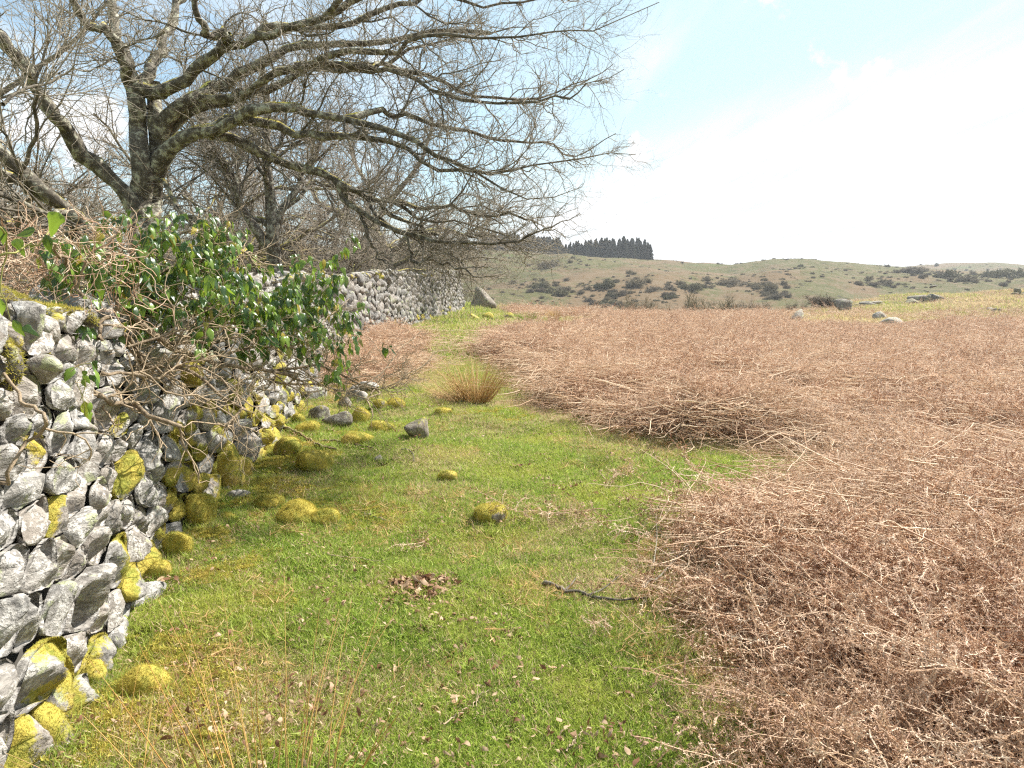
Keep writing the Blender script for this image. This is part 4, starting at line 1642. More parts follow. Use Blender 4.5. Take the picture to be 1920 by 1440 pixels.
# ------------------------------------------------------------------ trees
def limb_px(pts, Y0, Y1, rpx0, rpx1, k=16, wob=0.02, rnd=rs):
    """a limb through image points, given real depth and thickness"""
    n = len(pts)
    Ys = np.linspace(Y0, Y1, n) + rnd.uniform(-0.10, 0.10, n) * (np.arange(n) > 0)
    P = np.array([at(a, b_, Yy) for (a, b_), Yy in zip(pts, Ys)])
    P = catmull(P, k)
    t = np.linspace(0, 1, k)
    R = 0.9 * (1 - 0.55 * t ** 3 * (rpx1 < 6)) * (rpx0 * (1 - t) ** 1.2 + rpx1 * (1 - (1 - t) ** 1.2)) / F * np.linspace(Y0, Y1, k) / 2
    w_ = np.cumsum(rnd.randn(k, 3), 0) * wob * 0.25
    w_ -= t[:, None] * w_[-1]
    return P + w_, R


def tree(name, label, limbs, trunks, m, levels, seed, group=None, loc0=None, tipz=0.0):
    """limbs/trunks: lists of (P, R). Twigs are grown from the limbs."""
    r = np.random.RandomState(seed)
    base = trunks[0][0][0].copy() if loc0 is None else np.asarray(loc0)
    root = obj(name, None, None, tuple(base), label, 'tree', group)
    for (P, R) in trunks:
        k = len(P)
        V_, q_ = tubes((P - base)[None], R[None], 14)
        d_ = V_ - np.repeat(P - base, 14, 0)
        ang_ = np.arctan2(d_[:, 1], d_[:, 0])
        f_ = 1 + 0.10 * np.sin(ang_ * 3 + V_[:, 2] * 2.5) + 0.06 * np.sin(ang_ * 5 - V_[:, 2] * 7) + 0.03 * r.randn(len(V_))
        V_ = np.repeat(P - base, 14, 0) + d_ * f_[:, None]
        obj('trunk', mesh('trunk', V_, q_, None, [m], {'rad': np.repeat(R, 14)}), root)
    for (P, R) in limbs:
        V_, q_ = tubes((P - base)[None], R[None], 10)
        d_ = V_ - np.repeat(P - base, 10, 0)
        V_ = np.repeat(P - base, 10, 0) + d_ * (1 + 0.10 * r.randn(len(V_)))[:, None]
        obj('limb', mesh('limb', V_, q_, None, [m], {'rad': np.repeat(R, 10)}), root)
    k = len(limbs[0][0])
    LP = np.stack([P for P, R in limbs])
    LR = np.stack([R for P, R in limbs])
    cur = (LP, LR)
    names = ['boughs', 'branches', 'twigs', 'shoots']
    pool = [cur]
    for li, (M, tr_, ln, ang, kk, wig, trop, rmul, rmax, rtip, sides, srcs) in enumerate(levels):
        Cs, Rs = [], []
        tot = sum(np.linalg.norm(pool[s_][0][:, -1] - pool[s_][0][:, 0], axis=1).sum() * wt for s_, wt in srcs)
        for s_, wt in srcs:
            PP, RR = pool[s_]
            share = np.linalg.norm(PP[:, -1] - PP[:, 0], axis=1).sum() * wt / tot
            n = int(M * share)
            if n < 1:
                continue
            c_, r_ = grow(PP, RR, n, tr_, ln, ang, kk, wig, trop, rmul, rmax, rtip, r)
            Cs.append(c_)
            Rs.append(r_)
        C_ = np.vstack(Cs)
        R_ = np.vstack(Rs)
        pool.append((C_, R_))
        V_, q_ = tubes(C_ - base, R_, sides)
        o = obj(names[li], mesh(names[li], V_, q_, None, [m], {'rad': np.repeat(R_.ravel(), sides)}), root, kind='stuff')
    return root


rt = np.random.RandomState(21)
YT = 6.6
TR = [
    limb_px([(262, 520), (262, 470), (262, 420), (263, 370), (268, 330), (262, 280), (261, 240), (259, 195), (252, 160)], YT, YT, 50, 30, 22, 0.0),
    limb_px([(270, 480), (282, 420), (288, 380), (290, 330), (296, 270), (293, 220), (291, 190), (289, 155)], YT + .08, YT + 0.15, 34, 26, 22, 0.0),
]
LM_SPEC = [
    # pts, depth0, depth1, r0, r1 (px in the photograph)
    ([(255, 400), (215, 345), (165, 275), (115, 210), (65, 150), (30, 92), (5, 68), (-60, 20)], YT - .05, YT - 1.0, 34, 18),
    ([(258, 200), (246, 130), (238, 70), (225, 10), (215, -60), (190, -130)], YT, YT + .4, 30, 14),
    ([(252, 165), (225, 120), (205, 85), (180, 62), (150, 20), (120, -40)], YT, YT - .6, 26, 12),
    ([(262, 168), (300, 152), (345, 142), (390, 112), (430, 92), (480, 74), (520, 58), (600, 30), (690, -10)], YT, YT - .8, 30, 12),
    ([(300, 250), (340, 192), (400, 172), (450, 150), (480, 122), (540, 100), (600, 92), (700, 82), (800, 68), (920, 62)], YT, YT + .6, 32, 7),
    ([(345, 190), (430, 185), (480, 158), (560, 132), (640, 112), (740, 104), (800, 78), (900, 60), (1050, 50), (1130, 44), (1236, 4)], YT + .2, YT - .9, 20, 3),
    ([(300, 275), (350, 225), (420, 195), (470, 162), (540, 140), (600, 122), (700, 122), (790, 92), (890, 68), (1010, 50)], YT, YT + .9, 28, 4),
    ([(298, 330), (345, 278), (395, 245), (450, 225), (520, 208), (575, 215), (620, 225), (740, 255), (830, 310), (900, 345), (1000, 387), (1092, 350)], YT, YT - .9, 34, 3),
    ([(370, 262), (430, 240), (520, 250), (580, 255), (640, 252), (740, 256), (800, 300), (900, 320), (1000, 312), (1100, 290), (1192, 290)], YT - .1, YT - .5, 22, 3),
    ([(380, 265), (450, 272), (520, 287), (580, 305), (640, 328), (690, 352), (740, 372), (800, 412), (880, 420), (960, 445)], YT - .15, YT + .3, 22, 5),
    ([(640, 330), (680, 385), (760, 425), (840, 450), (930, 462), (1000, 445), (1045, 425), (1088, 400)], YT + .1, YT - .5, 13, 3),
    ([(540, 140), (600, 128), (660, 132), (700, 128), (800, 150), (900, 178), (1000, 178), (1080, 150), (1150, 120)], YT + .4, YT + .2, 15, 3),
    ([(600, 165), (680, 165), (780, 160), (850, 190), (930, 205), (1040, 200), (1100, 175), (1170, 130)], YT - .5, YT - 1.0, 12, 3),
    ([(620, 225), (700, 218), (760, 205), (860, 225), (950, 250), (1040, 265), (1090, 280), (1155, 250)], YT + .3, YT + .6, 12, 3),
    ([(410, 98), (400, 52), (372, 22), (350, -20), (340, -80)], YT - .2, YT - .9, 20, 12),
    ([(490, 75), (560, 50), (640, 40), (720, 20), (800, 6), (900, 18), (1010, 8), (1100, -20)], YT - .3, YT + .4, 16, 4),
    ([(600, 20), (680, -20), (760, -50), (860, -80)], YT - .8, YT - 1.4, 12, 6),
    ([(700, 352), (740, 400), (790, 430), (860, 470), (905, 500), (960, 520)], YT + .2, YT - .2, 9, 3),
    ([(700, 350), (760, 380), (820, 430), (865, 482), (905, 495), (950, 490)], YT + .1, YT + .5, 9, 3),
    ([(740, 372), (800, 378), (880, 388), (960, 402), (1010, 430), (1060, 445)], YT + .3, YT - .1, 9, 3),
    ([(800, 412), (850, 438), (900, 448), (960, 470), (1015, 468)], YT + .3, YT + .6, 8, 3),
    ([(640, 328), (662, 380), (700, 430), (725, 480), (745, 520)], YT + .1, YT - .2, 9, 4),
    ([(760, 425), (800, 470), (850, 500), (900, 515), (930, 505)], YT - .2, YT - .5, 7, 3),
    ([(310, 335), (345, 375), (375, 420), (395, 445)], YT - .6, YT - .9, 10, 7),
    ([(262, 168), (290, 120), (300, 60), (330, 0), (360, -60)], YT + .1, YT + 1.0, 22, 12),
]
def attach(specs, trunks, k, wob, rnd):
    """each limb starts at the depth of the older wood it springs from"""
    done = [P for P, R in trunks]
    out_ = []
    for (a, y0, y1, r0, r1) in specs:
        best = None
        for P in done:
            dd = P[:, 1] * cos(PITCH) - (P[:, 2] - EYE) * sin(PITCH)
            ux = 960 + F * P[:, 0] / dd
            uy = 720 - F * (P[:, 1] * sin(PITCH) + (P[:, 2] - EYE) * cos(PITCH)) / dd
            e = np.hypot(ux - a[0][0], uy - a[0][1])
            i = int(e.argmin())
            if best is None or e[i] < best[0]:
                best = (e[i], P[i])
        P, R = limb_px(a, y0, y1, r0, r1, k, wob, rnd)
        if best[0] < 45:
            sh = best[1] - P[0]
            P = P + sh * (np.linspace(1, 0, k)[:, None] ** 2)
        R = R * (1 + 0.18 * np.exp(-np.arange(k) / 1.5)) * (1 + 0.07 * rnd.randn(k))
        done.append(P)
        out_.append((P, R))
    return out_


LM = attach(LM_SPEC, TR, 22, 0.10, rt)
OAKL = [
    (120, (0.25, 0.98), (0.35, 1.0), (0.4, 1.1), 11, 0.26, (0.22, -0.05, 0.05), 0.5, 0.010, 0.35, 6, [(0, 1)]),
    (1100, (0.1, 1.0), (0.22, 0.7), (0.4, 1.2), 9, 0.30, (0.12, 0, 0.08), 0.65, 0.0058, 0.35, 5, [(0, 1.0), (1, 1)]),
    (8200, (0.08, 1.0), (0.10, 0.32), (0.5, 1.3), 7, 0.32, (0.06, 0, 0.25), 0.7, 0.0032, 0.5, 3, [(0, .45), (1, .8), (2, 1)]),
    (13000, (0.15, 1.0), (0.025, 0.10), (0.5, 1.2), 4, 0.30, (0.05, 0, 0.3), 0.8, 0.0021, 0.75, 3, [(2, .4), (3, 1)]),
]
tree('bare_oak_tree', 'large bare oak with lichened limbs sweeping out over the wall and path', LM, TR, M_BARK, OAKL, 5)

# pale thin tree just past it
YB = 11.5
TR2 = [limb_px([(512, 560), (513, 500), (511, 440), (508, 380), (500, 320), (497, 270), (500, 200), (490, 120)], YB, YB, 30, 12, 20, 0.02)]
LM2 = attach([
    ([(508, 470), (470, 410), (440, 365), (420, 320), (395, 282), (370, 200)], YB, YB - .8, 20, 8),
    ([(505, 440), (460, 395), (430, 340), (405, 300), (390, 240)], YB, YB + .8, 12, 6),
    ([(518, 450), (545, 380), (565, 330), (600, 280), (620, 210)], YB, YB + .7, 16, 7),
    ([(520, 400), (580, 350), (630, 350), (700, 380)], YB, YB + .5, 9, 4),
    ([(505, 360), (530, 290), (545, 220), (560, 120)], YB, YB - .7, 10, 4),
    ([(500, 330), (470, 260), (450, 180), (440, 90)], YB, YB + .8, 9, 4)], TR2, 14, .15, rt)
MIDL = [
    (110, (0.15, 1.0), (0.6, 1.8), (0.35, 1.0), 8, 0.17, (0.05, -0.05, 0.25), 0.6, 0.018, 0.35, 5, [(0, 1)]),
    (900, (0.1, 1.0), (0.35, 0.9), (0.4, 1.1), 6, 0.2, (0, 0, 0.2), 0.6, 0.007, 0.4, 4, [(0, .6), (1, 1)]),
    (5200, (0.08, 1.0), (0.12, 0.45), (0.4, 1.15), 5, 0.22, (0, 0, 0.2), 0.7, 0.0038, 0.6, 3, [(1, .8), (2, 1)]),
]
tree('bare_oak_tree', 'slender bare tree with a pale sunlit stem behind the wall past the large oak', LM2, TR2, M_BARK2, MIDL, 6)

# mossy leaning tree at the picture's edge
YM = 4.9
TR3 = [limb_px([(185, 500), (172, 448), (145, 412), (112, 385), (78, 358), (40, 322), (10, 290), (-40, 250), (-120, 170)], YM, YM - .5, 26, 24, 20, 0.02)]
LM3 = attach([
    ([(105, 388), (60, 368), (25, 345), (-10, 325), (-80, 300)], YM - .1, YM - .6, 26, 18),
    ([(125, 400), (90, 388), (55, 372), (5, 366), (-60, 340)], YM - .2, YM - .9, 15, 9),
    ([(138, 400), (142, 440), (132, 480), (140, 540)], YM, YM + .1, 26, 20),
    ([(40, 322), (60, 240), (70, 160), (90, 80), (60, 0)], YM - .4, YM - 1.0, 9, 4),
    ([(10, 195), (60, 160), (120, 130), (180, 110)], YM - 1.6, YM - 1.2, 7, 3)], TR3, 14, .04, rt)
SML = [
    (40, (0.15, 1.0), (0.4, 1.1), (0.35, 1.0), 8, 0.17, (0.1, -0.05, 0.25), 0.5, 0.010, 0.35, 5, [(0, 1)]),
    (260, (0.1, 1.0), (0.2, 0.6), (0.4, 1.1), 6, 0.2, (0, 0, 0.15), 0.6, 0.004, 0.4, 4, [(0, .6), (1, 1)]),
    (1100, (0.08, 1.0), (0.08, 0.25), (0.4, 1.15), 5, 0.22, (0, 0, 0.2), 0.7, 0.0022, 0.6, 3, [(1, .8), (2, 1)]),
]
tree('leaning_mossy_tree', 'moss-covered leaning tree stems entering from the side behind the ivy', LM3, TR3, M_BARK, SML, 8)

# mossy dark oak farther along the wall
YC = 23.5
TR4 = [limb_px([(745, 560), (732, 500), (715, 455), (700, 430), (680, 400)], YC, YC, 26, 16, 14, 0.05)]
LM4 = attach([
    ([(715, 455), (680, 440), (640, 400), (600, 370), (580, 300)], YC, YC - 1, 14, 6),
    ([(705, 440), (720, 390), (760, 360), (800, 300), (810, 220)], YC, YC + 1, 14, 6),
    ([(725, 470), (770, 440), (830, 430), (890, 430), (930, 400)], YC, YC + 1, 12, 5),
    ([(700, 430), (690, 360), (660, 300), (650, 220)], YC, YC + 1, 12, 5),
    ([(730, 500), (790, 480), (840, 470), (900, 480)], YC, YC - 1, 8, 4)], TR4, 12, .3, rt)
FARL = [
    (90, (0.15, 1.0), (0.9, 2.6), (0.35, 1.0), 7, 0.2, (0.0, 0, 0.2), 0.6, 0.03, 0.35, 5, [(0, 1)]),
    (700, (0.1, 1.0), (0.5, 1.4), (0.4, 1.2), 8, 0.32, (0, 0, 0.12), 0.6, 0.012, 0.4, 4, [(0, .6), (1, 1)]),
    (3700, (0.08, 1.0), (0.22, 0.7), (0.5, 1.3), 6, 0.34, (0, 0, 0.15), 0.7, 0.0065, 0.6, 3, [(1, .8), (2, 1)]),
]
tree('bare_oak_tree', 'dark mossy oak low behind the wall where it starts to curve', LM4, TR4, M_THICK, FARL, 9)


# woodland of crooked oaks behind the wall
def proto(seed, H=6.5):
    r = np.random.RandomState(seed)
    k = 12
    tz = np.linspace(0, 1, k)
    P = np.stack([np.cumsum(r.randn(k)) * 0.10, np.cumsum(r.randn(k)) * 0.10, tz * H * 0.45 - 0.3], 1)
    P[:, :2] -= P[0, :2]
    R = 0.17 * (1 - 0.5 * tz)
    lm = []
    for i in range(9):
        j = r.randint(3, k)
        a = r.uniform(0, 2 * pi)
        d = nrm(np.array([cos(a), sin(a), r.uniform(0.2, 1.4)]))
        Q = [P[j]]
        L = H * r.uniform(0.45, 0.75)
        for s_ in range(k - 1):
            d = nrm(d + 0.17 * r.randn(3) + np.array([0, 0, -0.01]))
            Q.append(Q[-1] + d * L / k)
        lm.append((np.array(Q), np.linspace(R[j] * 0.6, 0.02, k)))
    return lm, [(P, R)]


WOOD_AT = []
protos = []
for i in range(3):
    lm, tr_ = proto(50 + i)
    protos.append(tree('woodland_oak', 'x', lm, tr_, M_THICK if i != 1 else M_BARK2, FARL, 60 + i, 'bare oaks in the woodland behind the wall', loc0=(0, 0, 0)))
spots = [(-9.5, 13), (-6.5, 16.5), (-13, 19), (-5.0, 22), (-9, 25), (-17, 27), (-5.2, 28.5), (-12, 33), (-22, 34), (-4.2, 35), (-7.5, 38), (-17, 41),
         (-12, 47), (-27, 45), (-5, 46), (-9, 54), (-20, 55), (-14, 62), (-34, 58), (-6, 63), (-26, 68), (-11, 74), (-40, 75),
         (-20, 80), (-15, 16), (-7.6, 19), (-19, 20)]
EAR = ['nearest', 'inner']
ws = sorted(spots, key=lambda p: p[1])
for n_, (sx_, sy_) in enumerate(ws):
    src_ = protos[n_ % 3]
    if n_ < 3:
        o = src_
    else:
        o = src_.copy()
        COL.objects.link(o)
        for ch in src_.children:
            c = ch.copy()
            c.parent = o
            COL.objects.link(c)
    g_ = float(base_h(sx_, sy_))
    o.location = (sx_, sy_, g_)
    sc_ = rt.uniform(0.8, 1.15) * (0.75 if sx_ > -6 and sy_ > 30 else 1)
    o.scale = (sc_, sc_, sc_)
    o.rotation_euler = (0, 0, rt.uniform(0, 6.28))
    o['label'] = 'bare crooked woodland oak, one of many behind the dry stone wall'

# ------------------------------------------------------------------ ivy on the wall
rv = np.random.RandomState(31)
ivy = obj('ivy_bush', None, None, tuple(at(330, 640, 3.6)), 'glossy green ivy bush sprawling over the wall top on bare twisted stems', 'ivy')
IB = np.array(ivy.location)


def ivy_stem(pts, Y0, Y1, r0, r1, k=16, sides=9, m=M_VINE, nm='stem', wob=0.05):
    Y0 = Y0 * (1 + 0.0005 * max(0, pts[0][0]))
    Y1 = Y1 * (1 + 0.0005 * max(0, pts[-1][0]))
    P, R = limb_px(pts, Y0, Y1, r0, r1, k, wob, rv)
    V_, q_ = tubes((P - IB)[None], R[None], sides)
    d_ = V_ - np.repeat(P - IB, sides, 0)
    V_ = np.repeat(P - IB, sides, 0) + d_ * (1 + 0.07 * rv.randn(len(V_)))[:, None]
    obj(nm, mesh(nm, V_, q_, None, [m], {'rad': np.repeat(R, sides)}), ivy)
    return P, R


ST = [
    ([(120, 600), (135, 640), (155, 670), (172, 690), (185, 730), (215, 758), (255, 768), (300, 790), (340, 800)], 3.15, 3.0, 17, 9),
    ([(215, 555), (200, 600), (192, 625), (185, 635)], 3.2, 3.1, 9, 7),
    ([(240, 590), (290, 635), (330, 668), (380, 685), (440, 692), (500, 700), (560, 712)], 3.4, 3.7, 15, 7),
    ([(215, 600), (240, 640), (270, 690), (300, 690), (350, 705), (400, 742), (460, 768)], 3.3, 3.3, 10, 6),
    ([(180, 700), (240, 690), (310, 715), (360, 700), (420, 720), (470, 765), (500, 760)], 3.1, 3.4, 8, 4),
    ([(0, 705), (30, 735), (60, 732), (110, 728), (160, 745)], 2.5, 2.9, 8, 4),
    ([(0, 700), (25, 725), (40, 755), (68, 760), (78, 790), (60, 830), (25, 880), (0, 905)], 2.3, 2.1, 7, 8),
    ([(500, 700), (580, 690), (640, 705), (700, 735), (740, 715), (790, 690), (825, 655)], 3.8, 4.5, 6, 2),
    ([(520, 720), (600, 715), (660, 725), (720, 700), (760, 650), (790, 620)], 3.8, 4.4, 5, 2),
    ([(460, 770), (440, 785), (420, 800), (380, 790), (330, 800)], 3.3, 3.1, 5, 4),
    ([(250, 560), (330, 580), (420, 600), (520, 610), (600, 600), (655, 560)], 3.5, 3.9, 9, 3),
    ([(230, 550), (300, 520), (380, 500), (450, 480), (520, 510), (600, 500)], 3.6, 4.0, 9, 3),
    ([(210, 560), (250, 510), (300, 470), (340, 440), (400, 430), (435, 440)], 3.6, 3.8, 8, 3),
    ([(300, 640), (360, 650), (430, 640), (520, 660), (590, 670), (640, 640)], 3.5, 3.9, 8, 3),
    ([(180, 560), (150, 510), (130, 470), (100, 440), (60, 430)], 3.2, 3.0, 9, 4),
    ([(400, 690), (450, 660), (520, 640), (600, 640), (660, 650)], 3.5, 4.0, 5, 2),
    ([(270, 700), (330, 740), (400, 755), (450, 800), (500, 800)], 3.1, 3.3, 5, 2),
    ([(240, 650), (330, 625), (400, 640), (500, 620), (580, 640)], 3.3, 3.6, 6, 3),
]
SP = [ivy_stem(*a) for a in ST]
LPm = np.stack([P for P, R in SP])
LRm = np.stack([R for P, R in SP])
c1, r1 = grow(LPm, LRm, 200, (0.05, 1), (0.2, 0.55), (0.4, 1.2), 9, 0.30, (0.25, -0.15, 0.05), 0.7, 0.0065, 0.4, rv)
c2, r2 = grow(c1, r1, 1150, (0.05, 1), (0.08, 0.26), (0.4, 1.3), 7, 0.34, (0.1, -0.1, 0.05), 0.75, 0.0032, 0.5, rv)
for C_, R_, sd, nm in ((c1, r1, 5, 'twisted_twigs'), (c2, r2, 4, 'fine_twigs')):
    V_, q_ = tubes(C_ - IB, R_, sd)
    obj(nm, mesh(nm, V_, q_, None, [M_VINE], {'rad': np.repeat(R_.ravel(), sd)}), ivy, kind='stuff')

# mossy log-like limb lying on the wall
for pts, y0, y1, a, b_ in (([(-40, 545), (10, 560), (50, 578), (90, 588), (130, 592), (175, 605)], 2.75, 3.05, 50, 26), ([(-60, 620), (-10, 640), (15, 660), (20, 700), (0, 730)], 2.4, 2.3, 40, 24)):
    P, R = ivy_stem(pts, y0, y1, a, b_, 16, 14, M_BARK, 'mossy_limb', 0.02)
    V_, q_ = tubes((P)[None], R[None], 14)
    tri = np.vstack([q_[:, [0, 1, 2]], q_[:, [0, 2, 3]]])
    fz = fuzz(V_ - IB, tri, 22000, 0.016, rv, (V_[tri[:, 0], 2] > np.repeat(P[:, 2], 14)[tri[:, 0]] - 0.006).astype(float), 0.0022)
    obj('moss', mesh('moss', fz[0], None, fz[1], [M_MOSS], {'rnd': np.repeat(rv.rand(len(fz[0]) // 3), 3)}, False), ivy, kind='stuff')


def ivy_leaf(seed):
    """pointed leaf hanging from a stalk at the origin, blade along -z, faces +y, folded on its midrib"""
    r = np.random.RandomState(seed)
    prof = [(0.0, 0.08), (0.10, 0.55), (0.30, 0.98), (0.54, 0.82), (0.78, 0.40), (1.0, 0.0)]
    if seed % 3 == 0:
        prof = [(0.0, 0.30), (0.08, 0.95), (0.24, 1.05), (0.42, 0.72), (0.70, 0.45), (1.0, 0.0)]
    V_ = []
    fold = r.uniform(0.15, 0.5)
    cu = r.uniform(-0.1, 0.35)
    for (t, w_) in prof:
        yb = -cu * t * t * 1.0
        for sd in (-1, -0.5, 0, 0.5, 1):
            V_.append((sd * w_ * 0.26 * (1 + .06 * r.randn()), yb + fold * abs(sd) * w_ * 0.4 - 0.12 * (abs(sd) == 1) * w_, -t))
    V_ = np.array(V_)
    q_ = []
    for a in range(5):
        for b2 in range(4):
            i0 = a * 5 + b2
            q_.append((i0, i0 + 1, i0 + 6, i0 + 5))
    return V_, np.array(q_)


LV = [ivy_leaf(s_) for s_ in range(7)]
leaf_me = [mesh('leaf', V_, q_, None, [M_IVY], {'rnd': np.full(len(V_), 0.0)}) for V_, q_ in LV]
# shoots carrying leaves: regions in the photograph's terms with depth, weight
REG = [((80, 450), (220, 530), 3.2, 3.5, 22), ((230, 410), (430, 520), 3.45, 3.9, 55), ((400, 490), (560, 600), 3.4, 3.95, 60), ((550, 485), (650, 610), 3.6, 4.1, 48), ((150, 470), (260, 570), 3.3, 3.7, 34),
       ((430, 600), (640, 670), 3.5, 4.0, 20), ((250, 500), (420, 600), 3.3, 3.8, 48), ((600, 640), (690, 720), 3.8, 4.2, 5), ((90, 560), (180, 620), 3.0, 3.2, 5),
       ((380, 420), (450, 490), 3.6, 3.9, 16), ((120, 690), (160, 720), 2.8, 2.9, 3), ((470, 560), (640, 640), 3.4, 3.9, 26)]
leaves = []
shP, shR = [], []
for (a0, b0), (a1, b1), y0, y1, n in REG:
    for j in range(n):
        pxx, pyy, Yd = rv.uniform(a0, a1), rv.uniform(b0, b1), rv.uniform(y0, y1)
        pxx += rv.normal(0, 20)
        pyy += rv.normal(0, 16)
        Yd *= 1 + 0.0005 * pxx
        tip = at(pxx, pyy, Yd)
        d = nrm(np.array([rv.uniform(-.2, 1.0), rv.uniform(-.9, .3), rv.uniform(-.3, 1.0)]))
        L = rv.uniform(0.12, 0.26)
        k = 7
        Q = [tip]
        for s_ in range(k - 1):
            Q.append(Q[-1] - d * L / (k - 1))
            d = nrm(d + 0.12 * rv.randn(3) + np.array([0, 0, 0.08]))
        Q = np.array(Q)
        shP.append(Q[::-1])
        shR.append(np.linspace(0.0024, 0.0014, k))
        for s_ in range(rv.randint(5, 10)):
            t = rv.rand() ** 1.5 * (k - 1.01)
            i0 = int(t)
            p = Q[i0] + (Q[i0 + 1] - Q[i0]) * (t - i0)
            leaves.append(p)
shP = np.array(shP)
shR = np.array(shR)
V_, q_ = tubes(shP - IB, shR, 4)
obj('shoots', mesh('shoots', V_, q_, None, [M_IVYV], None), ivy, kind='stuff')
leaves = np.array(leaves)
NL = len(leaves)
out_d = nrm(np.stack([rv.uniform(-.4, 1.0, NL), rv.uniform(-1.0, .2, NL), rv.uniform(-.3, .5, NL)], 1))
stalkL = rv.uniform(0.02, 0.05, NL)[:, None]
att_p = leaves + out_d * stalkL + np.array([0, 0, 0.006])
SQ = np.stack([leaves, (leaves + att_p) / 2 + np.array([0, 0, 0.008]), att_p], 1)
V_, q_ = tubes(SQ - IB, np.full((NL, 3), 0.0009), 3)
obj('stalks', mesh('stalks', V_, q_, None, [M_IVYV], None), ivy, kind='stuff')
size = rv.uniform(0.036, 0.088, NL)
from mathutils import Matrix, Vector
rest = Acc()
# the 300 that show largest stay single
score = size / np.maximum(leaves[:, 1], 1)
order = np.argsort(-(score + 0.004 * rv.rand(NL)))
single = set(order[:296].tolist())
for i in range(NL):
    hang = nrm(np.array([out_d[i][0] * .5 + rv.randn() * .22, out_d[i][1] * .5 + rv.randn() * .22, -1.0 + 0.3 * rv.randn()]))
    face = nrm(np.array([out_d[i][0] + rv.randn() * .5 + .3, out_d[i][1] + rv.randn() * .5 - .1, 0.45 + rv.randn() * .3]))
    zc = -hang
    yc = nrm(face - zc * np.dot(face, zc))
    xc = np.cross(yc, zc)
    Rm = np.stack([xc, yc, zc], 1) * size[i]
    li = rv.randint(0, len(LV))
    if i in single:
        o = bpy.data.objects.new('leaf', leaf_me[li])
        COL.objects.link(o)
        o.parent = ivy
        M4 = Matrix([[*Rm[0], att_p[i][0] - IB[0]], [*Rm[1], att_p[i][1] - IB[1]], [*Rm[2], att_p[i][2] - IB[2]], [0, 0, 0, 1]])
        o.matrix_local = M4
    else:
        rest.add(LV[li][0] @ Rm.T + att_p[i] - IB, LV[li][1], None, rnd=rv.rand())
obj('foliage', rest.mesh('foliage', [M_IVY]), ivy, kind='stuff')
print('ivy leaves', NL)

# ivy spray hanging in from above, close to the camera
spray = obj('ivy_spray', None, None, tuple(at(60, 450, 1.9)), 'close ivy spray with a few large soft-edged leaves, entering from the side', 'ivy')
SB = np.array(spray.location)
for pts, y0, y1, a, b_ in (([(-60, 490), (0, 482), (40, 470), (80, 452), (100, 425), (115, 396)], 1.85, 1.95, 5, 3), ([(-60, 380), (-10, 430), (10, 470), (5, 540), (20, 600)], 1.9, 1.9, 5, 3)):
    P, R = limb_px(pts, y0, y1, a, b_, 14, 0.02, rv)
    V_, q_ = tubes((P - SB)[None], R[None], 6)
    obj('stem', mesh('stem', V_, q_, None, [M_IVYV], None), spray)
for (a, b_, ln, dx_, dz_) in [(108, 398, .075, -.45, -1), (66, 430, .055, -1, -.35), (30, 448, .05, .3, -1), (86, 440, .05, .1, -1), (4, 425, .05, -.2, -1), 
                              (25, 600, .05, .4, -1), (44, 612, .045, .9, -.6), (0, 560, .05, -.2, -1)]:
    p = at(a, b_, 1.9)
    zc = nrm(-np.array([dx_, 0.1, dz_]))
    face = nrm(np.array([.35 + .3 * rv.randn(), -1, .5]))
    yc = nrm(face - zc * np.dot(face, zc))
    xc = np.cross(yc, zc)
    Rm = np.stack([xc, yc, zc], 1) * ln
    o = bpy.data.objects.new('leaf', leaf_me[rv.randint(0, 7)])
    COL.objects.link(o)
    o.parent = spray
    o.matrix_local = Matrix([[*Rm[0], p[0] - SB[0]], [*Rm[1], p[1] - SB[1]], [*Rm[2], p[2] - SB[2]], [0, 0, 0, 1]])

# tangle of dead pinkish stems behind the ivy on the wall top
rk = np.random.RandomState(44)
n = 560
P0 = []
for j in range(n):
    P0.append(at(rk.uniform(-60, 260), rk.uniform(430, 590), rk.uniform(3.2, 4.2)))
P0 = np.array(P0)
k = 8
Q = np.zeros((n, k, 3))
Q[:, 0] = P0
d = nrm(rk.randn(n, 3) * np.array([1, .8, .7]))
for j in range(1, k):
    d = nrm(d + 0.35 * rk.randn(n, 3))
    Q[:, j] = Q[:, j - 1] + d * 0.032
TB = P0[0]
V_, q_ = tubes(Q - TB, np.full((n, k), 0.0017) * rk.uniform(.6, 1.4, (n, 1)), 3)
obj('dead_stem_tangle', mesh('dead_stem_tangle', V_, q_, None, [M_BRACKEN], {'rnd': np.repeat(rk.rand(n), k * 3), 'stem': np.full(len(V_), 0.5)}), None, tuple(TB),
    'tangle of dead brown climber stems on the wall top beside the ivy', 'undergrowth', kind='stuff')

